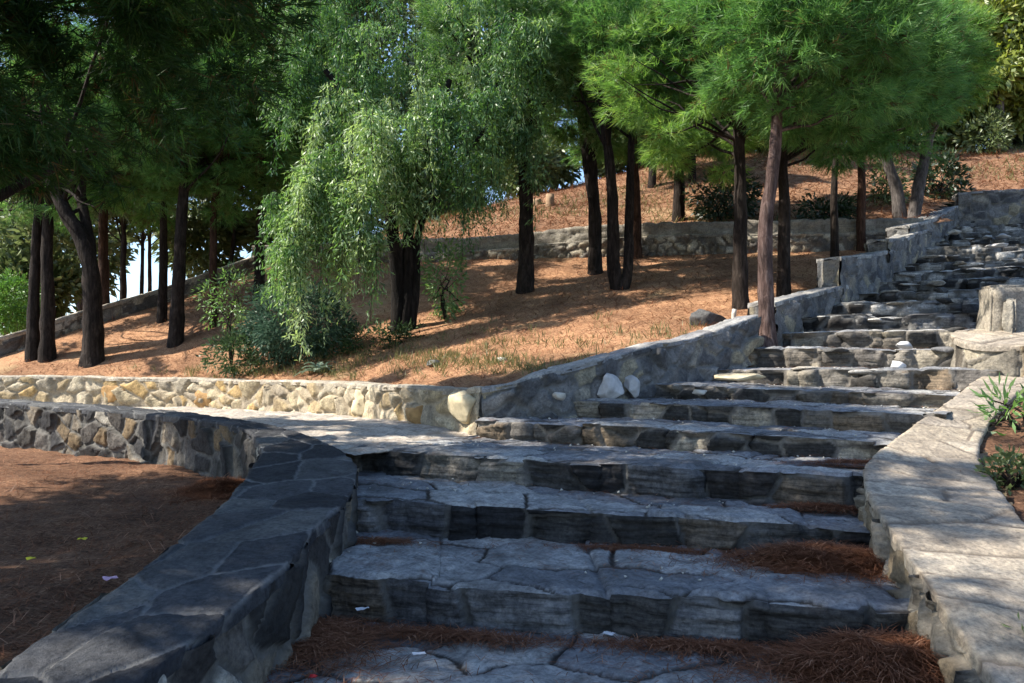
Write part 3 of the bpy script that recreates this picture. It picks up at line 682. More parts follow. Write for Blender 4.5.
for (x, y, d, r) in [(800, 452, 5.75, .15), (700, 445, 6.2, .15), (850, 455, 5.6, .18), (620, 434, 6.7, .14), (780, 425, 6.4, .14), (880, 425, 6.0, .16), (840, 400, 6.9, .15), (760, 392, 7.4, .12), (900, 380, 7.3, .12)]: gap(x, y, d=d, r=r)
# sun on the left flank of the pepper tree and on the lime crowns
gaps(215, 380, 160, 330, 16, .2, .4, d=9.5); gaps(300, 420, 60, 160, 6, .2, .4, d=9.6)
gaps(640, 800, 20, 120, 16, .3, .6, d=10.6); gaps(560, 640, 30, 110, 8, .3, .5, d=11); gaps(820, 960, 20, 120, 10, .3, .5, d=12.5)
def sungap(P, pad=.13, share=1.):
    k = np.ones(len(P), bool)
    for gi, (c, r) in enumerate(GAPS):
        if gi not in MUST and gr.uniform() > share: continue
        v = P - c; t = v @ SUN
        dd = np.linalg.norm(v - t[:, None] * SUN, axis=1)
        k &= ~((t > 0.5) & (dd < r + pad))
    return k

# ------------------------------------------------------------------ trees
def tube(acc, pts, rad, sides=9, seed=0, bump=.12):
    pts = np.asarray(pts, float); rad = np.asarray(rad, float)
    t = np.gradient(pts, axis=0); t /= np.linalg.norm(t, axis=1, keepdims=True) + 1e-9
    ref = np.array([1., 0, 0]) if abs(t[0][0]) < .8 else np.array([0, 1., 0])
    u = np.cross(t, ref); u /= np.linalg.norm(u, axis=1, keepdims=True); v = np.cross(t, u)
    a = np.linspace(0, 2 * math.pi, sides, endpoint=False)
    C = pts[:, None] + rad[:, None, None] * (np.cos(a)[None, :, None] * u[:, None] + np.sin(a)[None, :, None] * v[:, None])
    if bump:
        k = fbm(C * np.array([1, 1, .45]), 9 if rad.max() > .05 else 14, 3, seed)
        C = pts[:, None] + (C - pts[:, None]) * (1 + bump * k)[..., None]
    m = len(pts); i = np.arange(m * sides).reshape(m, sides); j = np.roll(i, -1, axis=1)
    f = np.stack([i[:-1], j[:-1], j[1:], i[1:]], -1).reshape(-1, 4)
    acc.add(C, f)
def curve(p0, p1, n=14, wob=.05, seed=0, sag=0.):
    p0 = np.asarray(p0, float); p1 = np.asarray(p1, float); t = np.linspace(0, 1, n)[:, None]
    L = np.linalg.norm(p1 - p0); q = np.column_stack([t[:, 0] * 2.5, np.full(n, seed * .77), np.zeros(n)])
    w = np.stack([fbm(q, 1, 2, seed), fbm(q + 5, 1, 2, seed + 1), fbm(q + 9, 1, 2, seed + 2)], -1) * wob * L
    P = p0 * (1 - t) + p1 * t + w * np.sin(t * math.pi) + np.array([0, 0, -sag * L]) * np.sin(t * math.pi)
    return P
def unit(v): return v / (np.linalg.norm(v, axis=-1, keepdims=True) + 1e-9)
def needles(T, D, per, length, width, spread, rg):
    """needle tufts: one thin triangle per needle"""
    n = len(T); B = np.repeat(T, per, 0); d = np.repeat(D, per, 0)
    B = B - d * rg.uniform(0, .10, (n * per, 1)) + rg.normal(size=(n * per, 3)) * .01
    dd = unit(d + rg.normal(size=(n * per, 3)) * spread)
    L = length * rg.uniform(.7, 1.2, (n * per, 1)); s = unit(np.cross(dd, rg.normal(size=(n * per, 3)))) * width * .5
    V = np.stack([B - s, B + s, B + dd * L + np.array([0, 0, -.25]) * L * rg.uniform(0, .5, (n * per, 1))], 1).reshape(-1, 3)
    r = np.repeat(np.clip(np.repeat(rg.normal(.5, .22, n), per) + rg.normal(0, .12, n * per), 0, 1), 3)
    return V, np.arange(n * per * 3).reshape(-1, 3), r

def crown_clumps(c, rad, nclump, rg, low=.25):
    out = []
    while len(out) < nclump:
        v = rg.normal(size=3); v /= np.linalg.norm(v); v *= rg.uniform(.45, 1.) ** .6
        if v[2] < -low and rg.uniform() < .5: continue
        out.append(c + v * rad)
    return np.array(out)

def pine(base, stems, r0, crown, label, name='pine_tree', bark='bark', leaf='pine', nclump=108, tuft=76, per=12, nl=.15, nw=.0105, seed=0, group='pine trees on the slope', cl=.44, gap=True, limb=4):
    rg = np.random.default_rng(1000 + seed)
    root = empty(name, base, label, 'tree', group)
    acc = Acc(); cc, cr = crown
    ends = []
    for si, st in enumerate(stems):
        p = resample([base + (np.array([0, 0, -.25]) if si == 0 else 0)] + list(st), 46) if len(st) > 0 else None
        n = len(p); z = np.linspace(0, 1, n)
        p = p + np.stack([fbm(p + seed, .9, 2, seed), fbm(p + seed + 9, .9, 2, seed + 1), 0 * z], -1) * .08 * z[:, None]
        rr = r0 * (1 if si == 0 else .72) * (1 - .55 * z) * (1 + .45 * np.exp(-z * 26))
        tube(acc, p, rr, 12, seed + si, .22); ends.append(p)
    C = crown_clumps(cc, cr, nclump, rg)
    main = ends[0]; top = main[-1]
    for i, k in enumerate(C):
        if i % limb == 0:
            e = ends[rg.integers(len(ends))]; j = rg.integers(int(len(e) * .62), len(e))
            L = np.linalg.norm(k - e[j]); tube(acc, curve(e[j], k, 12, .1, seed + i, .02), np.linspace(max(.01, r0 * .22), .006, 12), 6, i, .1)
    link('trunk', acc.mesh('trunk'), M[bark], root)
    T = []; D = []
    for k in C:
        m = int(tuft * rg.uniform(.6, 1.3)); s = cl * rg.uniform(.7, 1.25)
        v = unit(rg.normal(size=(m, 3))) * rg.uniform(.25, 1, (m, 1)) ** .5 * np.array([s, s, s * .5])
        T.append(k + v); D.append(unit(v / s + np.array([0, 0, .15]) + (k - cc) / max(cr) * .5))
    T = np.vstack(T); D = np.vstack(D)
    if gap:
        kk = sungap(T, *(gap if isinstance(gap, tuple) else ())); T = T[kk]; D = D[kk]
    V, f, r = needles(T, D, per, nl, nw, .55, rg)
    link('crown', np_mesh('crown', V, f, {'srnd': r}, False), M[leaf], root)
    return root

def px_r(rx, ry, d, deep=1.): return np.array([rx * d / F, max(rx, ry) * .85 * d / F * deep, ry * d / F])
#       base px      stems (px lists)                       width  crown px (x,y,rx,ry)   bark leaf label
PINES = [
 ((32, 360), [[(34, 290), (39, 200), (34, 120)]], 13, (10, 110, 95, 95), 'bark', 'pine', 'slim upright pine, the leftmost trunk behind the cream wall'),
 ((48, 360), [[(47, 290), (49, 200), (60, 120)]], 15, (80, 95, 90, 80), 'bark', 'pine', 'rough-barked pine close beside the leftmost slim trunk, a little thicker'),
 ((93, 362), [[(93, 305), (86, 250), (60, 200), (40, 130)], [(93, 305), (90, 250), (83, 190), (95, 120)]], 21, (120, 90, 110, 90), 'bark', 'pine', 'thick forked pine whose left limb leans out, just behind the cream wall'),
 ((104, 320), [[(104, 260), (103, 190), (110, 120)]], 12, (140, 110, 80, 70), 'barkred', 'pine', 'reddish pine trunk directly behind the thick forked pine'),
 ((162, 322), [[(163, 270), (163, 190), (160, 120)]], 10, (160, 100, 80, 80), 'bark', 'pine', 'thin straight dark pine standing just left of a thicker dark trunk on the left slope'),
 ((176, 344), [[(179, 275), (185, 185), (190, 100)]], 15, (215, 80, 100, 90), 'bark', 'pine', 'dark pine leaning slightly right, lowest trunk between the forked pine and the pepper tree'),
 ((214, 326), [[(213, 270), (213, 195), (216, 130)]], 9, (235, 110, 70, 70), 'barkred', 'pine', 'thin reddish pine partly veiled by hanging pepper leaves'),
 ((259, 300), [[(260, 250), (262, 190), (262, 110)]], 12, (275, 70, 90, 80), 'bark', 'pine', 'dark pine trunk showing above the drooping left side of the pepper tree'),
 ((525, 292), [[(526, 210), (521, 140), (512, 70)], [(524, 190), (524, 150), (535, 95), (545, 50)]], 18, (520, 35, 105, 85), 'bark', 'pepper', 'dark forked trunk standing alone right of the pepper tree with soft drooping crown'),
 ((595, 272), [[(594, 200), (587, 130), (578, 60)], [(594, 215), (585, 160), (578, 105)]], 15, (595, 40, 90, 80), 'bark', 'pine', 'slender pine with a curved upper fork beside the dark twin-stemmed tree'),
 ((622, 289), [[(614, 270), (613, 210), (605, 120), (600, 70)], [(628, 270), (630, 210), (633, 120), (640, 60)]], 15, (645, 30, 100, 75), 'bark', 'pine', 'dark twin-stemmed pine splitting near the ground in the middle of the terrace'),
 ((637, 258), [[(636, 190), (635, 130), (640, 60)]], 11, (660, 70, 80, 60), 'barkred', 'pine', 'brown pine close behind the twin stems by the rubble wall'),
 ((741, 308), [[(740, 230), (738, 130), (730, 60)]], 17, (715, 45, 110, 85), 'bark', 'pinelime', 'straight dark pine left of the pinkish leaning trunk by the stair wall'),
 ((768, 323), [[(765, 240), (776, 130), (786, 50), (790, 0)]], 17, (800, 20, 115, 85), 'barkpink', 'pine', 'pinkish bare pine trunk leaning right against the stair wall'),
 ((784, 298), [[(784, 230), (784, 150), (800, 80)]], 15, (845, 52, 95, 72), 'bark', 'pine', 'black shaded pine trunk directly right of the pinkish leaning trunk'),
 ((835, 266), [[(834, 200), (836, 150), (850, 100)]], 9, (858, 70, 72, 50), 'bark', 'pine', 'thin dark pine standing between the black trunk and the stepped wall'),
 ((861, 251), [[(861, 190), (862, 140), (880, 80)]], 10, (893, 40, 62, 54), 'barkred', 'pine', 'thin brown pine just behind the tall pale wall block'),
]
for i, (b, stems, w, cr, bark, leaf, lab) in enumerate(PINES):
    B = hit(terr, *b); d = B[1]
    if i == 13: d = 9.3; B = W(768, 334, d)
    st = [[W(x, y, d + (.15 * j if si else 0)) for j, (x, y) in enumerate(s)] for si, s in enumerate(stems)]
    c = W(cr[0], cr[1] + 24, d + .2)
    pine(B, st, w * d / F / 2 * 1.0, (c, px_r(cr[2] * 1.14, cr[3] * 1.3, d)), lab, 'forked_tree' if leaf == 'pepper' else 'pine_tree', bark, leaf, seed=i, gap=(.05, .35) if i in (6, 7, 8) else (.1, .8))

# trees on the upper hill and beyond the parapet
UP = [((679, 221), [[(678, 170), (676, 120)]], 14, (690, 85, 85, 65), 'bark', 'pine', 'stout dark pine on the upper slope just above the rubble wall'),
      ((652, 186), [[(653, 150), (655, 100)]], 9, (640, 95, 70, 55), 'bark', 'pine', 'small dark pine on the upper slope left of the stout one'),
      ((692, 180), [[(692, 140), (690, 100)]], 9, (730, 90, 70, 60), 'bark', 'pinelime', 'small dark pine on the upper slope behind the stout one'),
      ((552, 190), [[(553, 150), (550, 110)]], 8, (560, 95, 70, 55), 'bark', 'pine', 'far pine on the ridge seen right of the lone forked trunk'),
      ((901, 218), [[(896, 190), (888, 165), (875, 110)]], 14, (880, 60, 60, 46), 'barkgrey', 'pine', 'pale grey trunk leaning left at the end of the rubble wall'),
      ((912, 218), [[(918, 190), (927, 155), (940, 100)]], 14, (932, 60, 40, 52), 'barkgrey', 'pinelime', 'pale grey trunk leaning right at the end of the rubble wall'),
      ((124, 292), [[(124, 240), (125, 190)]], 8, (110, 170, 70, 50), 'bark', 'olive', 'thin dark tree beyond the parapet, left of two thinner ones'),
      ((142, 287), [[(143, 240), (140, 190)]], 5, (150, 165, 60, 40), 'bark', 'olive', 'very thin sapling beyond the parapet, left one of a close pair'),
      ((151, 284), [[(150, 240), (152, 190)]], 5, (170, 160, 60, 40), 'barkred', 'olive', 'very thin sapling beyond the parapet, right one of a close pair'),
      ((229, 268), [[(234, 235), (240, 200)]], 6, (240, 150, 70, 50), 'bark', 'olive', 'thin slanting tree beyond the parapet behind the pepper leaves')]
UP += [((608, 172), [[(607, 140), (608, 90)]], 9, (610, 70, 70, 60), 'bark', 'pine', 'far dark pine on the ridge behind the slender curved pine'),
       ((720, 160), [[(722, 130), (720, 80)]], 9, (760, 60, 90, 70), 'bark', 'pine', 'far dark pine on the ridge left of the straight dark pine'),
       ((800, 150), [[(802, 120), (800, 60)]], 9, (840, 60, 90, 80), 'bark', 'pine', 'far dark pine on the ridge right of the pinkish trunk')]
for i, (b, stems, w, cr, bark, leaf, lab) in enumerate(UP):
    B = hit(hill, b[0], b[1], 15.5, 60); d = B[1]
    if 6 <= i < 10: d = 19.5 + (i - 6) * .6; B = W(b[0], b[1] + 8, d); B[2] = min(B[2], hill(B[0], B[1]))
    st = [[W(x, y, d) for x, y in s] for s in stems]
    pine(B, st, w * d / F / 2, (W(cr[0], cr[1], d), px_r(cr[2], cr[3], d)), lab, 'pine_tree' if leaf != 'olive' else 'olive_tree', bark, leaf, nclump=80, tuft=50, nw=.018, nl=.24, cl=.6, seed=60 + i,
         group='pine trees on the slope' if leaf != 'olive' else 'trees beyond the parapet')
# the big pine leaning in from the left, close to the viewer
nb = np.array([-6.6, 5.6, .2])
pine(nb, [[np.array([-6.2, 5.7, 1.3]), np.array([-5.4, 6.0, 2.0]), np.array([-4.4, 6.3, 2.5]), np.array([-3.8, 6.6, 3.0])], [np.array([-6.4, 5.6, 2]), np.array([-6.6, 5.2, 4.5]), np.array([-6.5, 5, 7])]], .075,
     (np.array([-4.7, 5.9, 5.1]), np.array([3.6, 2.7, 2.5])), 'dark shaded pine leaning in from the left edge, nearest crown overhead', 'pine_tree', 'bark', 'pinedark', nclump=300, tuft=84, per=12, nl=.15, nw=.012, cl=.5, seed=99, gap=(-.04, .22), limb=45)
# its neighbours outside the frame, whose shade falls on the steps
for i, (x, y, z0, rr) in enumerate([(-7.2, 3.0, .1, 3.3), (-7.6, 8.6, .4, 1.9), (-6.3, -1.4, .1, 3.3)]):
    b = np.array([x, y, z0])
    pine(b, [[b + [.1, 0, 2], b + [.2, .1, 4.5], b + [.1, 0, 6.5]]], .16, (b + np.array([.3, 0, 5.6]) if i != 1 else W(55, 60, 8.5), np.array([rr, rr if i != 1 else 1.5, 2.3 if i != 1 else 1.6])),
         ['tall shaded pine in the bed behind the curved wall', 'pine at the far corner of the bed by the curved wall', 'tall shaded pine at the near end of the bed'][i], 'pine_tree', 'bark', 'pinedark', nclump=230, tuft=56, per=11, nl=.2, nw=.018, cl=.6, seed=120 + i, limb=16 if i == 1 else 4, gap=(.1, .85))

# ------------------------------------------------------------------ leafy plants
def leaves(T, D, length, width, rg, droop=0.):
    n = len(T); d = unit(D + np.array([0, 0, -droop])); s = unit(np.cross(d, rg.normal(size=(n, 3))))
    L = (length * rg.uniform(.65, 1.2, n))[:, None]; w = (width * rg.uniform(.7, 1.2, n))[:, None] * .5
    V = np.stack([T, T + d * L * .45 - s * w, T + d * L, T + d * L * .45 + s * w], 1)
    nrm = unit(np.cross(d, s)); V[:, 1] += nrm * w * .3; V[:, 3] += nrm * w * .3
    r = np.repeat(np.clip(rg.normal(.5, .24, n), 0, 1), 4)
    return V.reshape(-1, 3), np.arange(n * 4).reshape(-1, 4), r
def leafcloud(blobs, n_cl, per, cl, rg, outward=.6):
    T = []; D = []
    for c, r, wgt in blobs:
        for _ in range(max(1, int(n_cl * wgt))):
            v = rg.normal(size=3); v /= np.linalg.norm(v); k = c + v * r * rg.uniform(.4, 1.) ** .5
            m = int(per * rg.uniform(.6, 1.4)); u = unit(rg.normal(size=(m, 3))) * rg.uniform(0, 1, (m, 1)) ** .5 * cl
            T.append(k + u); D.append(unit(u / cl + v * outward + rg.normal(size=(m, 3)) * .4))
    return np.vstack(T), np.vstack(D)
def broadleaf(name, base, stems, blobs, label, leaf, bark='bark', ll=.12, lw=.05, n_cl=60, per=60, cl=.35, seed=0, cat='tree', group=None, r0=.08, droop=.15, parts=('trunk', 'crown')):
    rg = np.random.default_rng(3000 + seed); root = empty(name, base, label, cat, group); acc = Acc()
    for i, s in enumerate(stems):
        p = resample([base + np.array([0, 0, -.1])] + list(s), 22); tube(acc, p, np.linspace(r0, r0 * .4, 22), 8, seed + i, .15)
        e = p[-1]
        for j, (c, r, w) in enumerate(blobs):
            for q in range(3):
                k = c + unit(rg.normal(size=3)) * r * .7
                tube(acc, curve(p[rg.integers(12, 22)], k, 10, .12, seed + j * 3 + q), np.linspace(r0 * .4, r0 * .07, 10), 5, j, 0)
    link(parts[0], acc.mesh(parts[0]), M[bark], root)
    T, D = leafcloud(blobs, n_cl, per, cl, rg)
    if cat == 'tree': kk = sungap(T); T, D = T[kk], D[kk]
    V, f, r = leaves(T, D, ll, lw, rg, droop)
    link(parts[1], np_mesh(parts[1], V, f, {'srnd': r}, False), M[leaf], root)
    return root

# pepper tree with hanging strands
pb_ = hit(terr, 405, 331); pd = pb_[1]
root = empty('pepper_tree', pb_, 'weeping pepper tree with silvery hanging leaves in the middle of the terrace', 'tree'); acc = Acc()
for i, (s, r) in enumerate([([(398, 290), (392, 230), (380, 150), (345, 95), (325, 70)], .13), ([(408, 280), (410, 220), (425, 150), (450, 80)], .12), ([(416, 285), (418, 235), (440, 190), (500, 110)], .08), ([(400, 290), (397, 240), (360, 215), (300, 205), (265, 215)], .06)]):
    p = resample([pb_ + np.array([(i - 1.2) * .1, 0, -.2])] + [W(x, y, pd - .12 * j * (1 if i in (0, 3) else -.5)) for j, (x, y) in enumerate(s)], 40)
    tube(acc, p, np.linspace(r, r * .35, 40), 11, 300 + i, .22)
rg = np.random.default_rng(55)
# blobs: (px x, y, rx, ry, depth offset, depth radius, strands)
PB = [(395, 10, 140, 80, .2, 1.5, 260), (365, 110, 75, 55, -.7, .9, 120), (305, 185, 58, 42, -1.1, .7, 74), (262, 225, 42, 36, -1.1, .5, 40), (455, 100, 75, 70, .3, 1.1, 150), (535, 25, 65, 65, .7, .8, 110), (350, 205, 60, 40, -.9, .6, 60), (430, 165, 60, 35, 0, .7, 70), (280, 60, 60, 60, .4, .8, 70)]
T = []; D = []; tone = []
for (x, y, rx, ry, dd, dr, m) in PB:
    for _ in range(int(m * .72)):
        tn = rg.normal(.42, .2) + (.32 if dd < -.5 else -.04)  # left-hand blobs toned lighter: sun on that flank put into the leaf colour
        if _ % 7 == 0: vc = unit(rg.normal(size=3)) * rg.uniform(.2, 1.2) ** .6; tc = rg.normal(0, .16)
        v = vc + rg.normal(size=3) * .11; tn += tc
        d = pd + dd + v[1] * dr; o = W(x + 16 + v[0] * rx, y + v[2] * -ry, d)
        L = rg.uniform(.45, 1.7) if rg.uniform() < .5 else rg.uniform(.4, .9); n = int(L / .042); t = np.linspace(0, 1, n)[:, None]
        lean = rg.normal(size=3) * .25; lean[2] = 0
        s = o + lean * np.sqrt(t) * L * .6 + np.array([0, 0, -1]) * L * (t ** 1.3) + np.array([0, 0, .12]) * np.sin(t * 3.14)
        gz = float(terr(s[-1, 0], s[-1, 1])) + rg.uniform(.3, .7)
        s = s[s[:, 2] > gz]
        L = max(L, .1)
        if len(s) < 3: continue
        tube(acc, s, np.linspace(.007, .003, len(s)), 3, 0, 0)
        for q in s:
            for side in range(rg.integers(1, 4)):
                fr = unit(rg.normal(size=3) * np.array([1, 1, .4]) + np.array([0, 0, -.5])); fl2 = rg.uniform(.10, .2)
                for w in np.linspace(.25, 1, 4):
                    T.append(q + fr * fl2 * w + np.array([0, 0, -.03 * w * w])); D.append(unit(fr * .5 + rg.normal(size=3) * .5 + np.array([0, 0, -.5]))); tone.append(tn)
link('trunk', acc.mesh('trunk'), M['barkpep'], root)
T = np.array(T); D = np.array(D)
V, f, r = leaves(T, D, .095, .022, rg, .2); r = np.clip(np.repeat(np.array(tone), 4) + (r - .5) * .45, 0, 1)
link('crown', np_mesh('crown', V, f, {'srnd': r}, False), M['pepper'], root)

def shrub(px, py, rx, ry, d, label, leaf, ll=.07, lw=.02, n_cl=40, per=50, cl=.14, seed=0, name='shrub', fn=None, group=None, droop=.1, bark='bark', r0=.015, nst=5):
    c = W(px, py, d); b = W(px, py + ry, d)
    if fn is not None: b[2] = float(fn(b[0], b[1]))
    r = px_r(rx, ry, d); rg2 = np.random.default_rng(seed)
    stems = [[b + (c - b) * .5 + rg2.normal(size=3) * r * .25, c + rg2.normal(size=3) * r * .45] for _ in range(nst)]
    return broadleaf(name, b, stems, [(c, r, 1.)], label, leaf, bark, ll, lw, n_cl, per, cl, seed, 'shrub', group, r0, droop, ('stem', 'foliage'))
d0 = hit(terr, 300, 356)[1]
shrub(298, 325, 54, 38, d0 - .35, 'dense dark blue-green bush under the left side of the pepper tree', 'bluegreen', .10, .028, 130, 60, .2, 1, fn=terr, r0=.01)
shrub(232, 300, 30, 34, d0 + .4, 'loose light green leafy sapling left of the dark bush', 'pepper', .08, .022, 26, 40, .16, 2, fn=terr)
shrub(250, 355, 45, 22, d0 - .2, 'low green weedy patch just behind the cream wall', 'undergrowth', .085, .03, 60, 40, .13, 3, fn=terr, r0=.006)
shrub(375, 345, 62, 20, d0 - .1, 'low dark undergrowth bush round the foot of the pepper tree', 'undergrowth', .09, .03, 100, 44, .15, 4, fn=terr, r0=.006)
dn = hit(terr, 446, 318)[1]
shrub(446, 278, 17, 40, dn, 'thin twiggy sapling with crooked dark stems right of the pepper tree', 'pepper', .10, .028, 44, 26, .16, 5, fn=terr, r0=.024, nst=3)
du = hit(hill, 722, 222, 15.5)[1]
shrub(724, 198, 32, 24, du, 'dark round bush on the upper slope between two pine trunks', 'darkleaf', .13, .05, 46, 46, .25, 6, fn=hill)
shrub(826, 212, 26, 12, 16.4, 'low dark bush behind the rubble wall between thin trunks', 'darkleaf', .12, .05, 30, 40, .2, 7, fn=hill)
shrub(940, 185, 20, 30, 18.4, 'dark leafy bush beside the grey block wall at the stair top', 'darkleaf', .14, .06, 46, 46, .25, 8, fn=hill)
shrub(885, 188, 18, 26, 18.0, 'green bush between the two pale leaning trunks and the stairs', 'olive', .13, .05, 30, 40, .25, 9, fn=hill)
shrub(985, 140, 22, 24, 23, 'olive green bush on the dry slope above the block wall', 'olive', .16, .06, 40, 46, .3, 10, fn=hill)
shrub(16, 305, 16, 32, 17.5, 'bright green bush beyond the parapet at the left edge', 'bright', .1, .04, 60, 60, .2, 11, fn=hill)
for i, (x, y, rx, ry, d, lab) in enumerate([(60, 250, 60, 50, 21, 'dull olive bush beyond the parapet behind the leftmost trunks'), (200, 235, 40, 40, 22, 'pale olive bush beyond the parapet behind the thin red pine'), (10, 235, 60, 70, 22, 'large olive bush at the left edge beyond the parapet'), (30, 290, 40, 40, 20.5, 'low olive bush beyond the parapet right of the bright green one'), (300, 235, 50, 40, 22, 'pale bush beyond the parapet behind the pepper tree'), (35, 190, 70, 50, 24, 'tall olive thicket bush far beyond the parapet at the left'), (110, 200, 50, 45, 25, 'olive thicket bush far beyond the parapet behind the forked pine'), (235, 195, 55, 45, 25, 'olive thicket bush far beyond the parapet near the pepper tree')]):
    shrub(x, y, rx, ry, d, lab, 'olive', .26, .10, 70, 60, .4, 20 + i, fn=hill, group='bushes beyond the parapet')
for i, (x, y, rx, ry, d, lf, lab) in enumerate([(525, 165, 26, 26, 24, 'olive', 'pale green bush on the ridge right of the pepper tree'), (556, 158, 20, 22, 26, 'olive', 'light olive bush on the ridge between the lone forked trunk and the slender pine'),
      (612, 150, 26, 24, 25, 'olive', 'olive bush on the ridge behind the twin-stemmed pine'), (662, 140, 34, 22, 25, 'darkleaf', 'dark bush on the ridge behind the stout dark pine'), (712, 138, 34, 22, 25.5, 'olive', 'olive bush on the ridge left of the straight dark pine'),
      (775, 142, 40, 22, 25, 'darkleaf', 'dark bush on the ridge behind the pinkish trunk'), (835, 140, 44, 24, 25, 'olive', 'wide olive bush on the ridge behind the thin dark pine'), (905, 138, 40, 24, 25, 'olive', 'olive bush on the ridge behind the pale leaning trunks'),
      (1015, 128, 24, 20, 25, 'darkleaf', 'dark bush at the right edge on top of the dry slope'), (955, 132, 22, 18, 25, 'olive', 'green bush on top of the dry slope')]):
    shrub(x, y, rx, ry, d, lab, lf, .24, .10, 50, 50, .4, 50 + i, fn=hill, group='bushes on the ridge')
# right-hand bed
shrub(1018, 418, 34, 34, 6.0, 'narrow-leaved green oleander-like bush in the bed at the right edge', 'pepper', .13, .026, 18, 18, .12, 31, fn=rfn, droop=-.3, r0=.012)
shrub(1012, 478, 30, 22, 4.9, 'low dry ivy clump beside the beige wall', 'olive', .045, .03, 24, 30, .08, 32, fn=rfn)
shrub(1030, 655, 24, 26, 2.95, 'small green weed growing at the foot of the beige wall', 'olive', .05, .012, 10, 14, .06, 33)
shrub(1020, 375, 14, 14, 8.0, 'little leafy bush beside the rounded wall end', 'pepper', .08, .025, 16, 24, .1, 34, fn=rfn)
# ash-leaved rosette
b = hit(terr, 320, 374); rg = np.random.default_rng(8); T = []; D = []
root = empty('artichoke_plant', b, 'silvery grey-green spiky leaved plant just behind the cream wall', 'plant')
Vs = []; Fs = []; rs_ = []; nn_ = 0
for i in range(26):
    a = rg.uniform(0, 6.28); el = rg.uniform(.4, 1.3); L = rg.uniform(.28, .5); t = np.linspace(0, 1, 9)
    dirv = np.array([math.cos(a) * math.cos(el), math.sin(a) * math.cos(el), math.sin(el)])
    c = b + dirv * (t * L)[:, None] + np.array([0, 0, -1]) * (t ** 2.2 * L * .55)[:, None]
    s = unit(np.cross(dirv, [0, 0, 1])); w = (.055 * np.sin(t * 2.6 + .35) * (1 - .75 * (np.arange(9) % 2)))[:, None]
    V = np.stack([c - s * w, c, c + s * w], 1); V[:, [0, 2], 2] += .012
    Vs.append(V.reshape(-1, 3)); f = gridfaces(9, 3); Fs.append(f + nn_); nn_ += 27; rs_.append(np.full(27, rg.uniform()))
link('foliage', np_mesh('foliage', np.vstack(Vs), np.vstack(Fs), {'srnd': np.concatenate(rs_)}), M['ashleaf'], root)

# broadleaf trees at the upper right and a belt behind the ridge
for i, (bx, d, blobs, lab, lf) in enumerate([
    (1000, 23, [(985, 40, 40, 50), (1015, 85, 32, 40), (1055, 20, 55, 60), (968, 95, 24, 34)], 'sunny yellow-green broadleaf tree above the dry slope at the upper right', 'broad'),
    (955, 30, [(940, 20, 60, 50), (930, 90, 50, 50)], 'pale green broadleaf tree behind the pines at the top of the slope', 'broad'),
    (480, 27, [(470, 90, 60, 60), (505, 140, 40, 45)], 'olive broadleaf tree on the ridge behind the pepper tree', 'olive'),
    (800, 27, [(800, 90, 70, 50), (850, 60, 60, 60), (760, 110, 50, 40)], 'olive broadleaf tree on the ridge behind the black pine trunk', 'olive'),
    (640, 30, [(640, 60, 70, 60), (600, 40, 60, 50), (690, 40, 60, 60)], 'broadleaf tree on the ridge behind the twin-stemmed pine', 'olive'),
    (90, 26, [(60, 130, 80, 70), (140, 110, 80, 70), (-10, 150, 60, 80)], 'wide olive tree far beyond the parapet behind the forked pine', 'olive'),
    (330, 27, [(330, 120, 80, 80), (250, 110, 70, 70), (400, 150, 60, 60), (400, 30, 90, 60), (320, 20, 80, 60), (490, 40, 70, 60), (430, 205, 50, 26)], 'wide olive tree far behind the pepper tree', 'olive')]):
    b = W(bx, 190, d); b[2] = float(hill(b[0], b[1]))
    bl = [(W(x, y, d + (j % 2) * .8), px_r(rx, ry, d, .8), 1.) for j, (x, y, rx, ry) in enumerate(blobs)]
    c = bl[0][0]
    broadleaf('broadleaf_tree', b, [[b + (c - b) * .5 + np.array([.2, 0, 0]), c]], bl, lab, lf, 'barkgrey', .28, .13, 80, 70, .6, 400 + i, r0=.16, group='trees along the ridge')

# ------------------------------------------------------------------ ground litter, grass, loose things
def scatter(name, pts, ln, w, rg, m, flat=.15, label=None):
    n = len(pts); a = rg.uniform(0, 6.283, n); d = np.column_stack([np.cos(a), np.sin(a), rg.normal(0, flat, n)]); d = unit(d)
    L = (ln * rg.uniform(.6, 1.3, n))[:, None]; s = unit(np.cross(d, [0, 0, 1])) * w * .5
    up = np.array([0, 0, 1.]) * (.05 * L)
    V = np.stack([pts - s, pts + s, pts + d * L * .55 + up + s, pts + d * L * .55 + up - s, pts + d * L], 1)
    i = np.arange(n)[:, None] * 5
    me = np_mesh(name, V.reshape(-1, 3), [np.hstack([i, i + 1, i + 2, i + 3]), np.hstack([i + 3, i + 2, i + 4])], {'srnd': np.repeat(np.clip(rg.normal(.5, .25, n), 0, 1), 5)}, False)
    o = link(name, me, m); tag(o, label, None, None, 'stuff'); return o
rg = np.random.default_rng(21)
# bed needles
n = 26000; y = 1.5 + 8.5 * rg.uniform(0, 1, n) ** 1.6; x = -1.4 - rg.uniform(0, 1, n) ** 1.2 * (y * .75 + .6)
k = inpoly(x, y, bedpoly); x, y = x[k], y[k]
q = np.column_stack([x, y, 0 * x]); kk = fbm(q, 1.6, 3, 3) > -.25; x, y = x[kk], y[kk]; q = q[kk]
z = .18 + .012 * y + .05 * fbm(q, 1.1, 4, 14) + .0175 * fbm(q, 6.6, 3, 17) + .006
scatter('pine_needles', np.column_stack([x, y, z]), .10, .0035, rg, M['drop'], .3, 'brown dropped pine needles covering the bed inside the curved wall')
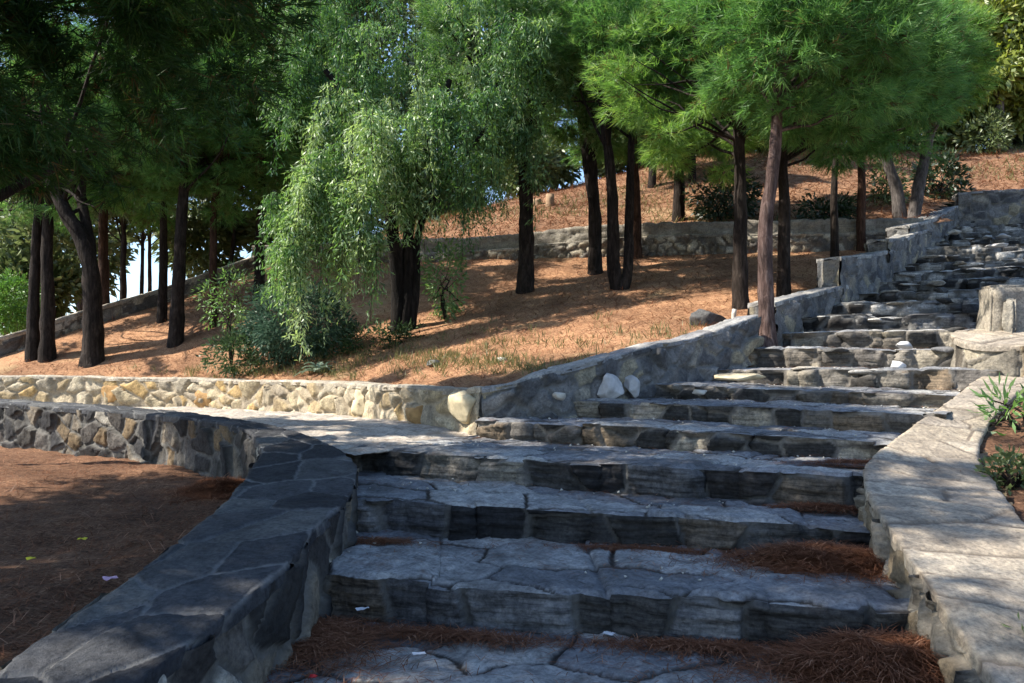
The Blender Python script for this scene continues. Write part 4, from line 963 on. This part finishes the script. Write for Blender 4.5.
# terrace needles
n = 60000; x = rg.uniform(-9, 8, n); y = rg.uniform(7.5, 18, n); k = inpoly(x, y, poly); x, y = x[k], y[k]
q = np.column_stack([x, y, 0 * x]); z = terr(x, y) + .05 * fbm(q, .6, 4, 4) + .0175 * fbm(q, 3.6, 3, 7) + .008
scatter('pine_needles', np.column_stack([x, y, z]), .16, .007, rg, M['drop'], .2, 'rusty dropped pine needles strewn over the terrace under the trees')
# grass tufts
def grass(spots, label):
    P = []; Dd = []
    for (px, py, sx, sy, cnt) in spots:
        c = hit(terr, px, py)
        for _ in range(cnt):
            h = hit(terr, rg.normal(px, sx), rg.normal(py, sy))
            m = rg.integers(5, 16); P.append(h + rg.normal(size=(m, 3)) * [.05, .05, .005]); Dd.append(unit(rg.normal(size=(m, 3)) * .45 + [0, 0, 1]))
    P = np.vstack(P); Dd = np.vstack(Dd); k = inpoly(P[:, 0], P[:, 1], poly); P, Dd = P[k], Dd[k]
    V, f, r = leaves(P - Dd * .01, Dd, .15, .009, rg)
    o = link('grass', np_mesh('grass', V, f, {'srnd': r}, False), M['grass']); tag(o, label, kind='stuff')
grass([(520, 345, 60, 10, 40), (650, 335, 40, 8, 30), (440, 364, 60, 6, 110), (280, 373, 60, 4, 110), (400, 350, 60, 10, 80), (520, 368, 30, 4, 40)], 'thin dry green grass among the needles on the terrace')
# dry grass and litter on the upper slope
n = 16000; x = rg.uniform(-4, 17, n); y = rg.uniform(15.5, 25.5, n); k = inpoly(x, y, polyh); x, y = x[k], y[k]
q = np.column_stack([x, y, 0 * x]); kk = fbm(q, .5, 4, 6) > -.02; x, y, q = x[kk], y[kk], q[kk]
P = np.column_stack([x, y, hill(x, y) + .1 * fbm(q, .35, 4, 9) + .035 * fbm(q, 2.1, 3, 12) - .02])
V, f, r = leaves(P, unit(rg.normal(size=P.shape) * .5 + [0, 0, .7]), .22, .02, rg)
o = link('grass', np_mesh('grass', V, f, {'srnd': r}, False), M['grass']); tag(o, 'dry tan grass in patches over the upper slope', kind='stuff')
n = 30000; x = rg.uniform(-5, 14, n); y = rg.uniform(15.5, 24.5, n); k = inpoly(x, y, polyh); x, y = x[k], y[k]; q = np.column_stack([x, y, 0 * x])
scatter('pine_needles', np.column_stack([x, y, hill(x, y) + .1 * fbm(q, .35, 4, 9) + .035 * fbm(q, 2.1, 3, 12) + .01]), .25, .014, rg, M['drop'], .2, 'dropped needles and twigs over the upper slope')
# needles and grit on the treads
P = []; Pg = []
for k, (a, b) in enumerate(tops[:9]):
    for dst, n in ((P, 520), (Pg, 70)):
        u = rg.integers(0, len(a), n); v = rg.uniform(.06, .95, n)[:, None] ** (.7 if dst is Pg else .6)
        p = a[u] * (1 - v) + b[u] * v; p[:, 2] += .024; keep = fbm(p * [1, 1, 0], 2.2, 3, k) > -.05; dst.append(p[keep])
q = np.column_stack([rg.uniform(-1.1, 1.9, 700), rg.uniform(2.2, 4.0, 700), np.full(700, .026)]); P.append(q[fbm(q, 2, 3, 5) > -.05])
scatter('pine_needles', np.vstack(P), .085, .003, rg, M['drop'], .04, 'loose brown pine needles strewn over the stair treads')
Pg = np.vstack(Pg); m = len(Pg); r = rg.uniform(.004, .013, m)[:, None, None]
oc = np.array([[1, 0, 0], [-1, 0, 0], [0, 1, 0], [0, -1, 0], [0, 0, .7], [0, 0, -.7]]) + 0.0
V = Pg[:, None] + (oc[None] + rg.normal(size=(m, 6, 3)) * .25) * r - [0, 0, .006]
of = np.array([[0, 2, 4], [2, 1, 4], [1, 3, 4], [3, 0, 4], [2, 0, 5], [1, 2, 5], [3, 1, 5], [0, 3, 5]])
o = link('gravel', np_mesh('gravel', V.reshape(-1, 3), (of[None] + np.arange(m)[:, None, None] * 6).reshape(-1, 3), None, False), M['palestone']); tag(o, 'small grit and stone chips on the stair treads', kind='stuff')
# needle drifts against the steps
def drift(c, rx, ry, h, n, label, rot=0., seed=0, spill=1.25):
    rg2 = np.random.default_rng(seed); ca, sa = math.cos(rot), math.sin(rot)
    u = np.linspace(-1.15, 1.15, 60); X, Y = np.meshgrid(u, u, indexing='ij')
    def hh(X, Y):
        q = np.stack([X * 2, Y * 2, X * 0 + seed], -1)
        r2 = X ** 2 + Y ** 2 + .35 * fbm(q, 1, 3, seed); return h * np.clip(1 - r2, -.12, 1) ** 1 * (1 + .35 * fbm(q, 2, 3, seed + 2))
    Z = hh(X, Y); Z = Z + .012 * fbm(np.stack([X, Y, Z], -1), 9, 3, seed + 5); P = np.stack([c[0] + rx * X * ca - ry * Y * sa, c[1] + rx * X * sa + ry * Y * ca, c[2] + Z - .01], -1)
    acc = Acc()
    if h > .04: acc.add(P, gridfaces(60, 60), {'srnd': np.full(3600, .3)})
    a = np.vstack([rg2.normal(0, .46, (int(n * .72), 2)), rg2.normal(0, .95, (int(n * .28), 2))]); a = a[(np.abs(a[:, 0]) < 2.2) & (a[:, 1] < 1.0) & (a[:, 1] > -2.0)]; m = len(a)
    z = np.maximum(hh(a[:, 0], a[:, 1]), 0) + rg2.uniform(0.008, .024, m)
    pts = np.column_stack([c[0] + rx * a[:, 0] * ca - ry * a[:, 1] * sa, c[1] + rx * a[:, 0] * sa + ry * a[:, 1] * ca, c[2] + z])
    an = rg2.uniform(0, 6.283, m); d = unit(np.column_stack([np.cos(an), np.sin(an), rg2.normal(0, .13 if h > .05 else .05, m)])); L = rg2.uniform(.06, .14, m)[:, None]
    s = unit(np.cross(d, [0, 0, 1])) * .0016; up = np.array([0, 0, 1.]) * L * .06
    V = np.stack([pts - s, pts + s, pts + d * L * .5 + up + s, pts + d * L * .5 + up - s, pts + d * L + s * .3, pts + d * L - s * .3], 1)
    i = np.arange(m)[:, None] * 6; f = np.vstack([np.hstack([i, i + 1, i + 2, i + 3]), np.hstack([i + 3, i + 2, i + 4, i + 5])])
    acc.add(V, f, {'srnd': np.repeat(np.clip(rg2.normal(.5, .25, m), 0, 1), 6)})
    o = link('pine_needles', acc.mesh('pine_needles', False), M['drop']); tag(o, label, kind='stuff')
drift(W(880, 655, 3.28) * [1, 1, 0] + [0, 0, .0], .46, .28, .115, 13000, 'heap of brown pine needles in the corner below the first step', -.45, 1)
drift(W(828, 563, 4.22) * [1, 1, 0] + [0, 0, .225], .44, .22, .075, 8500, 'heap of brown pine needles against the second step', -.3, 2)
drift(G(320, 645, 0.01), .26, .34, .025, 4200, 'drift of brown needles along the foot of the dark curved wall', .3, 3)
drift(G(450, 640, 0.01), .45, .05, .012, 1500, 'thin line of brown needles at the foot of the first step', -.2, 4)
drift(G(700, 652, 0.01), .4, .06, .015, 1500, 'brown needles caught under the overhanging first step', -.2, 5)
drift(G(640, 553, .21), .45, .05, .012, 1300, 'thin line of brown needles at the foot of the second step', -.2, 6)
drift(G(820, 513, .39), .35, .06, .03, 1500, 'brown needles at the right foot of the third step', -.3, 7)
drift(G(855, 468, .62), .32, .10, .03, 1800, 'brown needles lying on the landing by the beige wall', -.4, 8)
drift(G(225, 492, .25), .36, .3, .085, 6000, 'mound of brown needles in the inner corner of the bed', .3, 9)
drift(G(380, 545, .22), .22, .05, .012, 700, 'brown needles at the left foot of the second step', -.1, 10)

# loose stones on the steps and the terrace
def loose(px, py, d, r, m, lab, seed, rot=.3, group=None, name='loose_stone'):
    o = boulder(name, W(px, py, d), r, M[m], seed, None, rot, sub=3); tag(o, lab, 'stone', group); return o
loose(904, 345, 8.0, (.11, .08, .045), 'white', 'small white stone set on the middle steps left of the rounded wall end', 71)
loose(897, 365, 7.75, (.08, .07, .05), 'white', 'white lump of stone just below the small white stone on the middle steps', 72)
loose(742, 377, 8.1, (.32, .16, .05), 'creamstone', 'broken sunlit cream slab lying on a step by the grey climbing wall', 73)
loose(998, 246, 13.75, (.22, .2, .04), 'white', 'bright white slab lying flat on the upper steps', 74)
loose(1003, 236, 14.7, (.12, .12, .05), 'white', 'white stone above the bright slab on the upper steps', 75)
loose(955, 232, 15.2, (.15, .1, .07), 'palestone', 'pale stone at the left end of the upper steps', 76)
loose(700, 392, 7.3, (.09, .06, .03), 'palestone', 'flat pale stone on the step below the cream slab', 77)
loose(560, 396, 7.35, (.08, .06, .04), 'palestone', 'pale pebble by the left end of the climbing wall', 78)
hb = hit(terr, 709, 327); boulder('boulder', hb + [0, 0, .08], (.24, .18, .17), M['rock'], 81, None, .4); tag(bpy.data.objects['boulder'], 'dark grey boulder on the terrace behind the climbing wall', 'rock')
hb = hit(terr, 434, 366); o = boulder('loose_stone', hb + [0, 0, .03], (.1, .08, .05), M['rock'], 82, None, .2, sub=3); tag(o, 'bluish grey stone in the grass behind the cream wall', 'stone')
hb = hit(terr, 502, 362); o = boulder('loose_stone', hb + [0, 0, .02], (.08, .06, .04), M['palestone'], 83, None, .2, sub=3); tag(o, 'pale small stone in the grass right of the bluish one', 'stone')
for (x, y, h, r, lab) in [(550, 205, .28, .11, 'short cut tree stump on the upper slope right of the lone forked trunk'), (537, 204, .12, .12, 'low cut tree stump on the upper slope beside the taller stump')]:
    b = hit(hill, x, y, 16.8); a = Acc(); tube(a, [b + [0, 0, -.1], b + [0, 0, h * .5], b + [0, 0, h], b + [0, 0, h + .002]], [r * 1.25, r, r * .95, .001], 14, 5, .15)
    o = link('tree_stump', a.mesh('tree_stump'), M['stump']); tag(o, lab, 'stump')
b = hit(terr, 734, 325); a = Acc(); tube(a, [b + [0, 0, -.1], b + [0, 0, .14], b + [.01, 0, .2], b + [.01, 0, .202]], [.03, .03, .028, .001], 10, 5, .06)
o = link('marker_post', a.mesh('marker_post'), M['palestone']); tag(o, 'short whitish stake in the ground beside the dark boulder', 'post')
# scraps on the paving
def scrap(name, c, w, h, rot, m, lab, cat, seed=0):
    u = np.linspace(-1, 1, 7); X, Y = np.meshgrid(u, u, indexing='ij'); q = np.stack([X, Y, X * 0 + seed], -1)
    Z = .25 * min(w, h) * fbm(q, 1.3, 3, seed) + .2 * min(w, h)
    ca, sa = math.cos(rot), math.sin(rot); x = X * w / 2; y = Y * h / 2
    P = np.stack([c[0] + x * ca - y * sa, c[1] + x * sa + y * ca, c[2] + Z + .006], -1)
    o = link(name, np_mesh(name, np.concatenate([P.reshape(-1, 3), P.reshape(-1, 3) - [0, 0, .0015]]), np.vstack([gridfaces(7, 7), gridfaces(7, 7, True) + 49]), None, False), M[m])
    tag(o, lab, cat)
scrap('paper_scrap', G(419, 656, .03), .055, .03, .3, 'paper', 'white paper scrap on the flagstones in front of the first step', 'paper', 1)
scrap('paper_scrap', G(609, 636, .03), .04, .05, .9, 'paper', 'crumpled white scrap at the foot of the first step', 'paper', 2)
scrap('paper_scrap', G(362, 611, .08), .06, .04, .5, 'paper', 'white scrap at the foot of the dark wall beside the first step', 'paper', 3)
scrap('bottle_cap', G(313, 679, .03), .028, .028, 0, 'red', 'tiny red bottle cap on the flagstones by the dark wall', 'cap', 4)
scrap('fallen_flower', G(82, 541, .25), .05, .045, .2, 'yellow', 'yellow fallen flower in the bed, the one farther from the viewer', 'flower', 5)
scrap('fallen_flower', G(31, 561, .25), .045, .04, .7, 'yellow', 'yellow fallen flower in the bed nearer the left edge', 'flower', 6)
scrap('fallen_flower', G(110, 581, .25), .06, .05, .7, 'pink', 'pale pink fallen flower in the bed near the dark wall top', 'flower', 7)

# ------------------------------------------------------------------ light
w = bpy.data.worlds.new('World'); SC.world = w; w.use_nodes = True
nt = w.node_tree; bg = nt.nodes['Background']; sky = nt.nodes.new('ShaderNodeTexSky'); sky.sky_type = 'NISHITA'; sky.sun_disc = False
sky.sun_elevation = ELEV; sky.sun_rotation = math.atan2(SUN[0], SUN[1]); sky.air_density = 1.0; sky.dust_density = .6; sky.ozone_density = 3.0
nt.links.new(sky.outputs[0], bg.inputs[0]); bg.inputs[1].default_value = .125
ld = bpy.data.lights.new('Sun', 'SUN'); ld.energy = 4.6; ld.angle = R(.5); ld.color = (1, .93, .82)
lo_ = bpy.data.objects.new('Sun', ld); COL.objects.link(lo_)
from mathutils import Vector
lo_.rotation_euler = Vector(tuple(SUN)).to_track_quat('Z', 'Y').to_euler()
vs = SC.view_settings; vs.view_transform = 'Standard'; vs.look = 'None'; vs.exposure = 1.3; vs.gamma = 1; vs.use_curve_mapping = False
cy = SC.cycles; cy.use_denoising = True; cy.max_bounces = 6; cy.diffuse_bounces = 3; cy.glossy_bounces = 2; cy.transmission_bounces = 3
try: cy.denoiser = 'OPENIMAGEDENOISE'
except Exception: pass
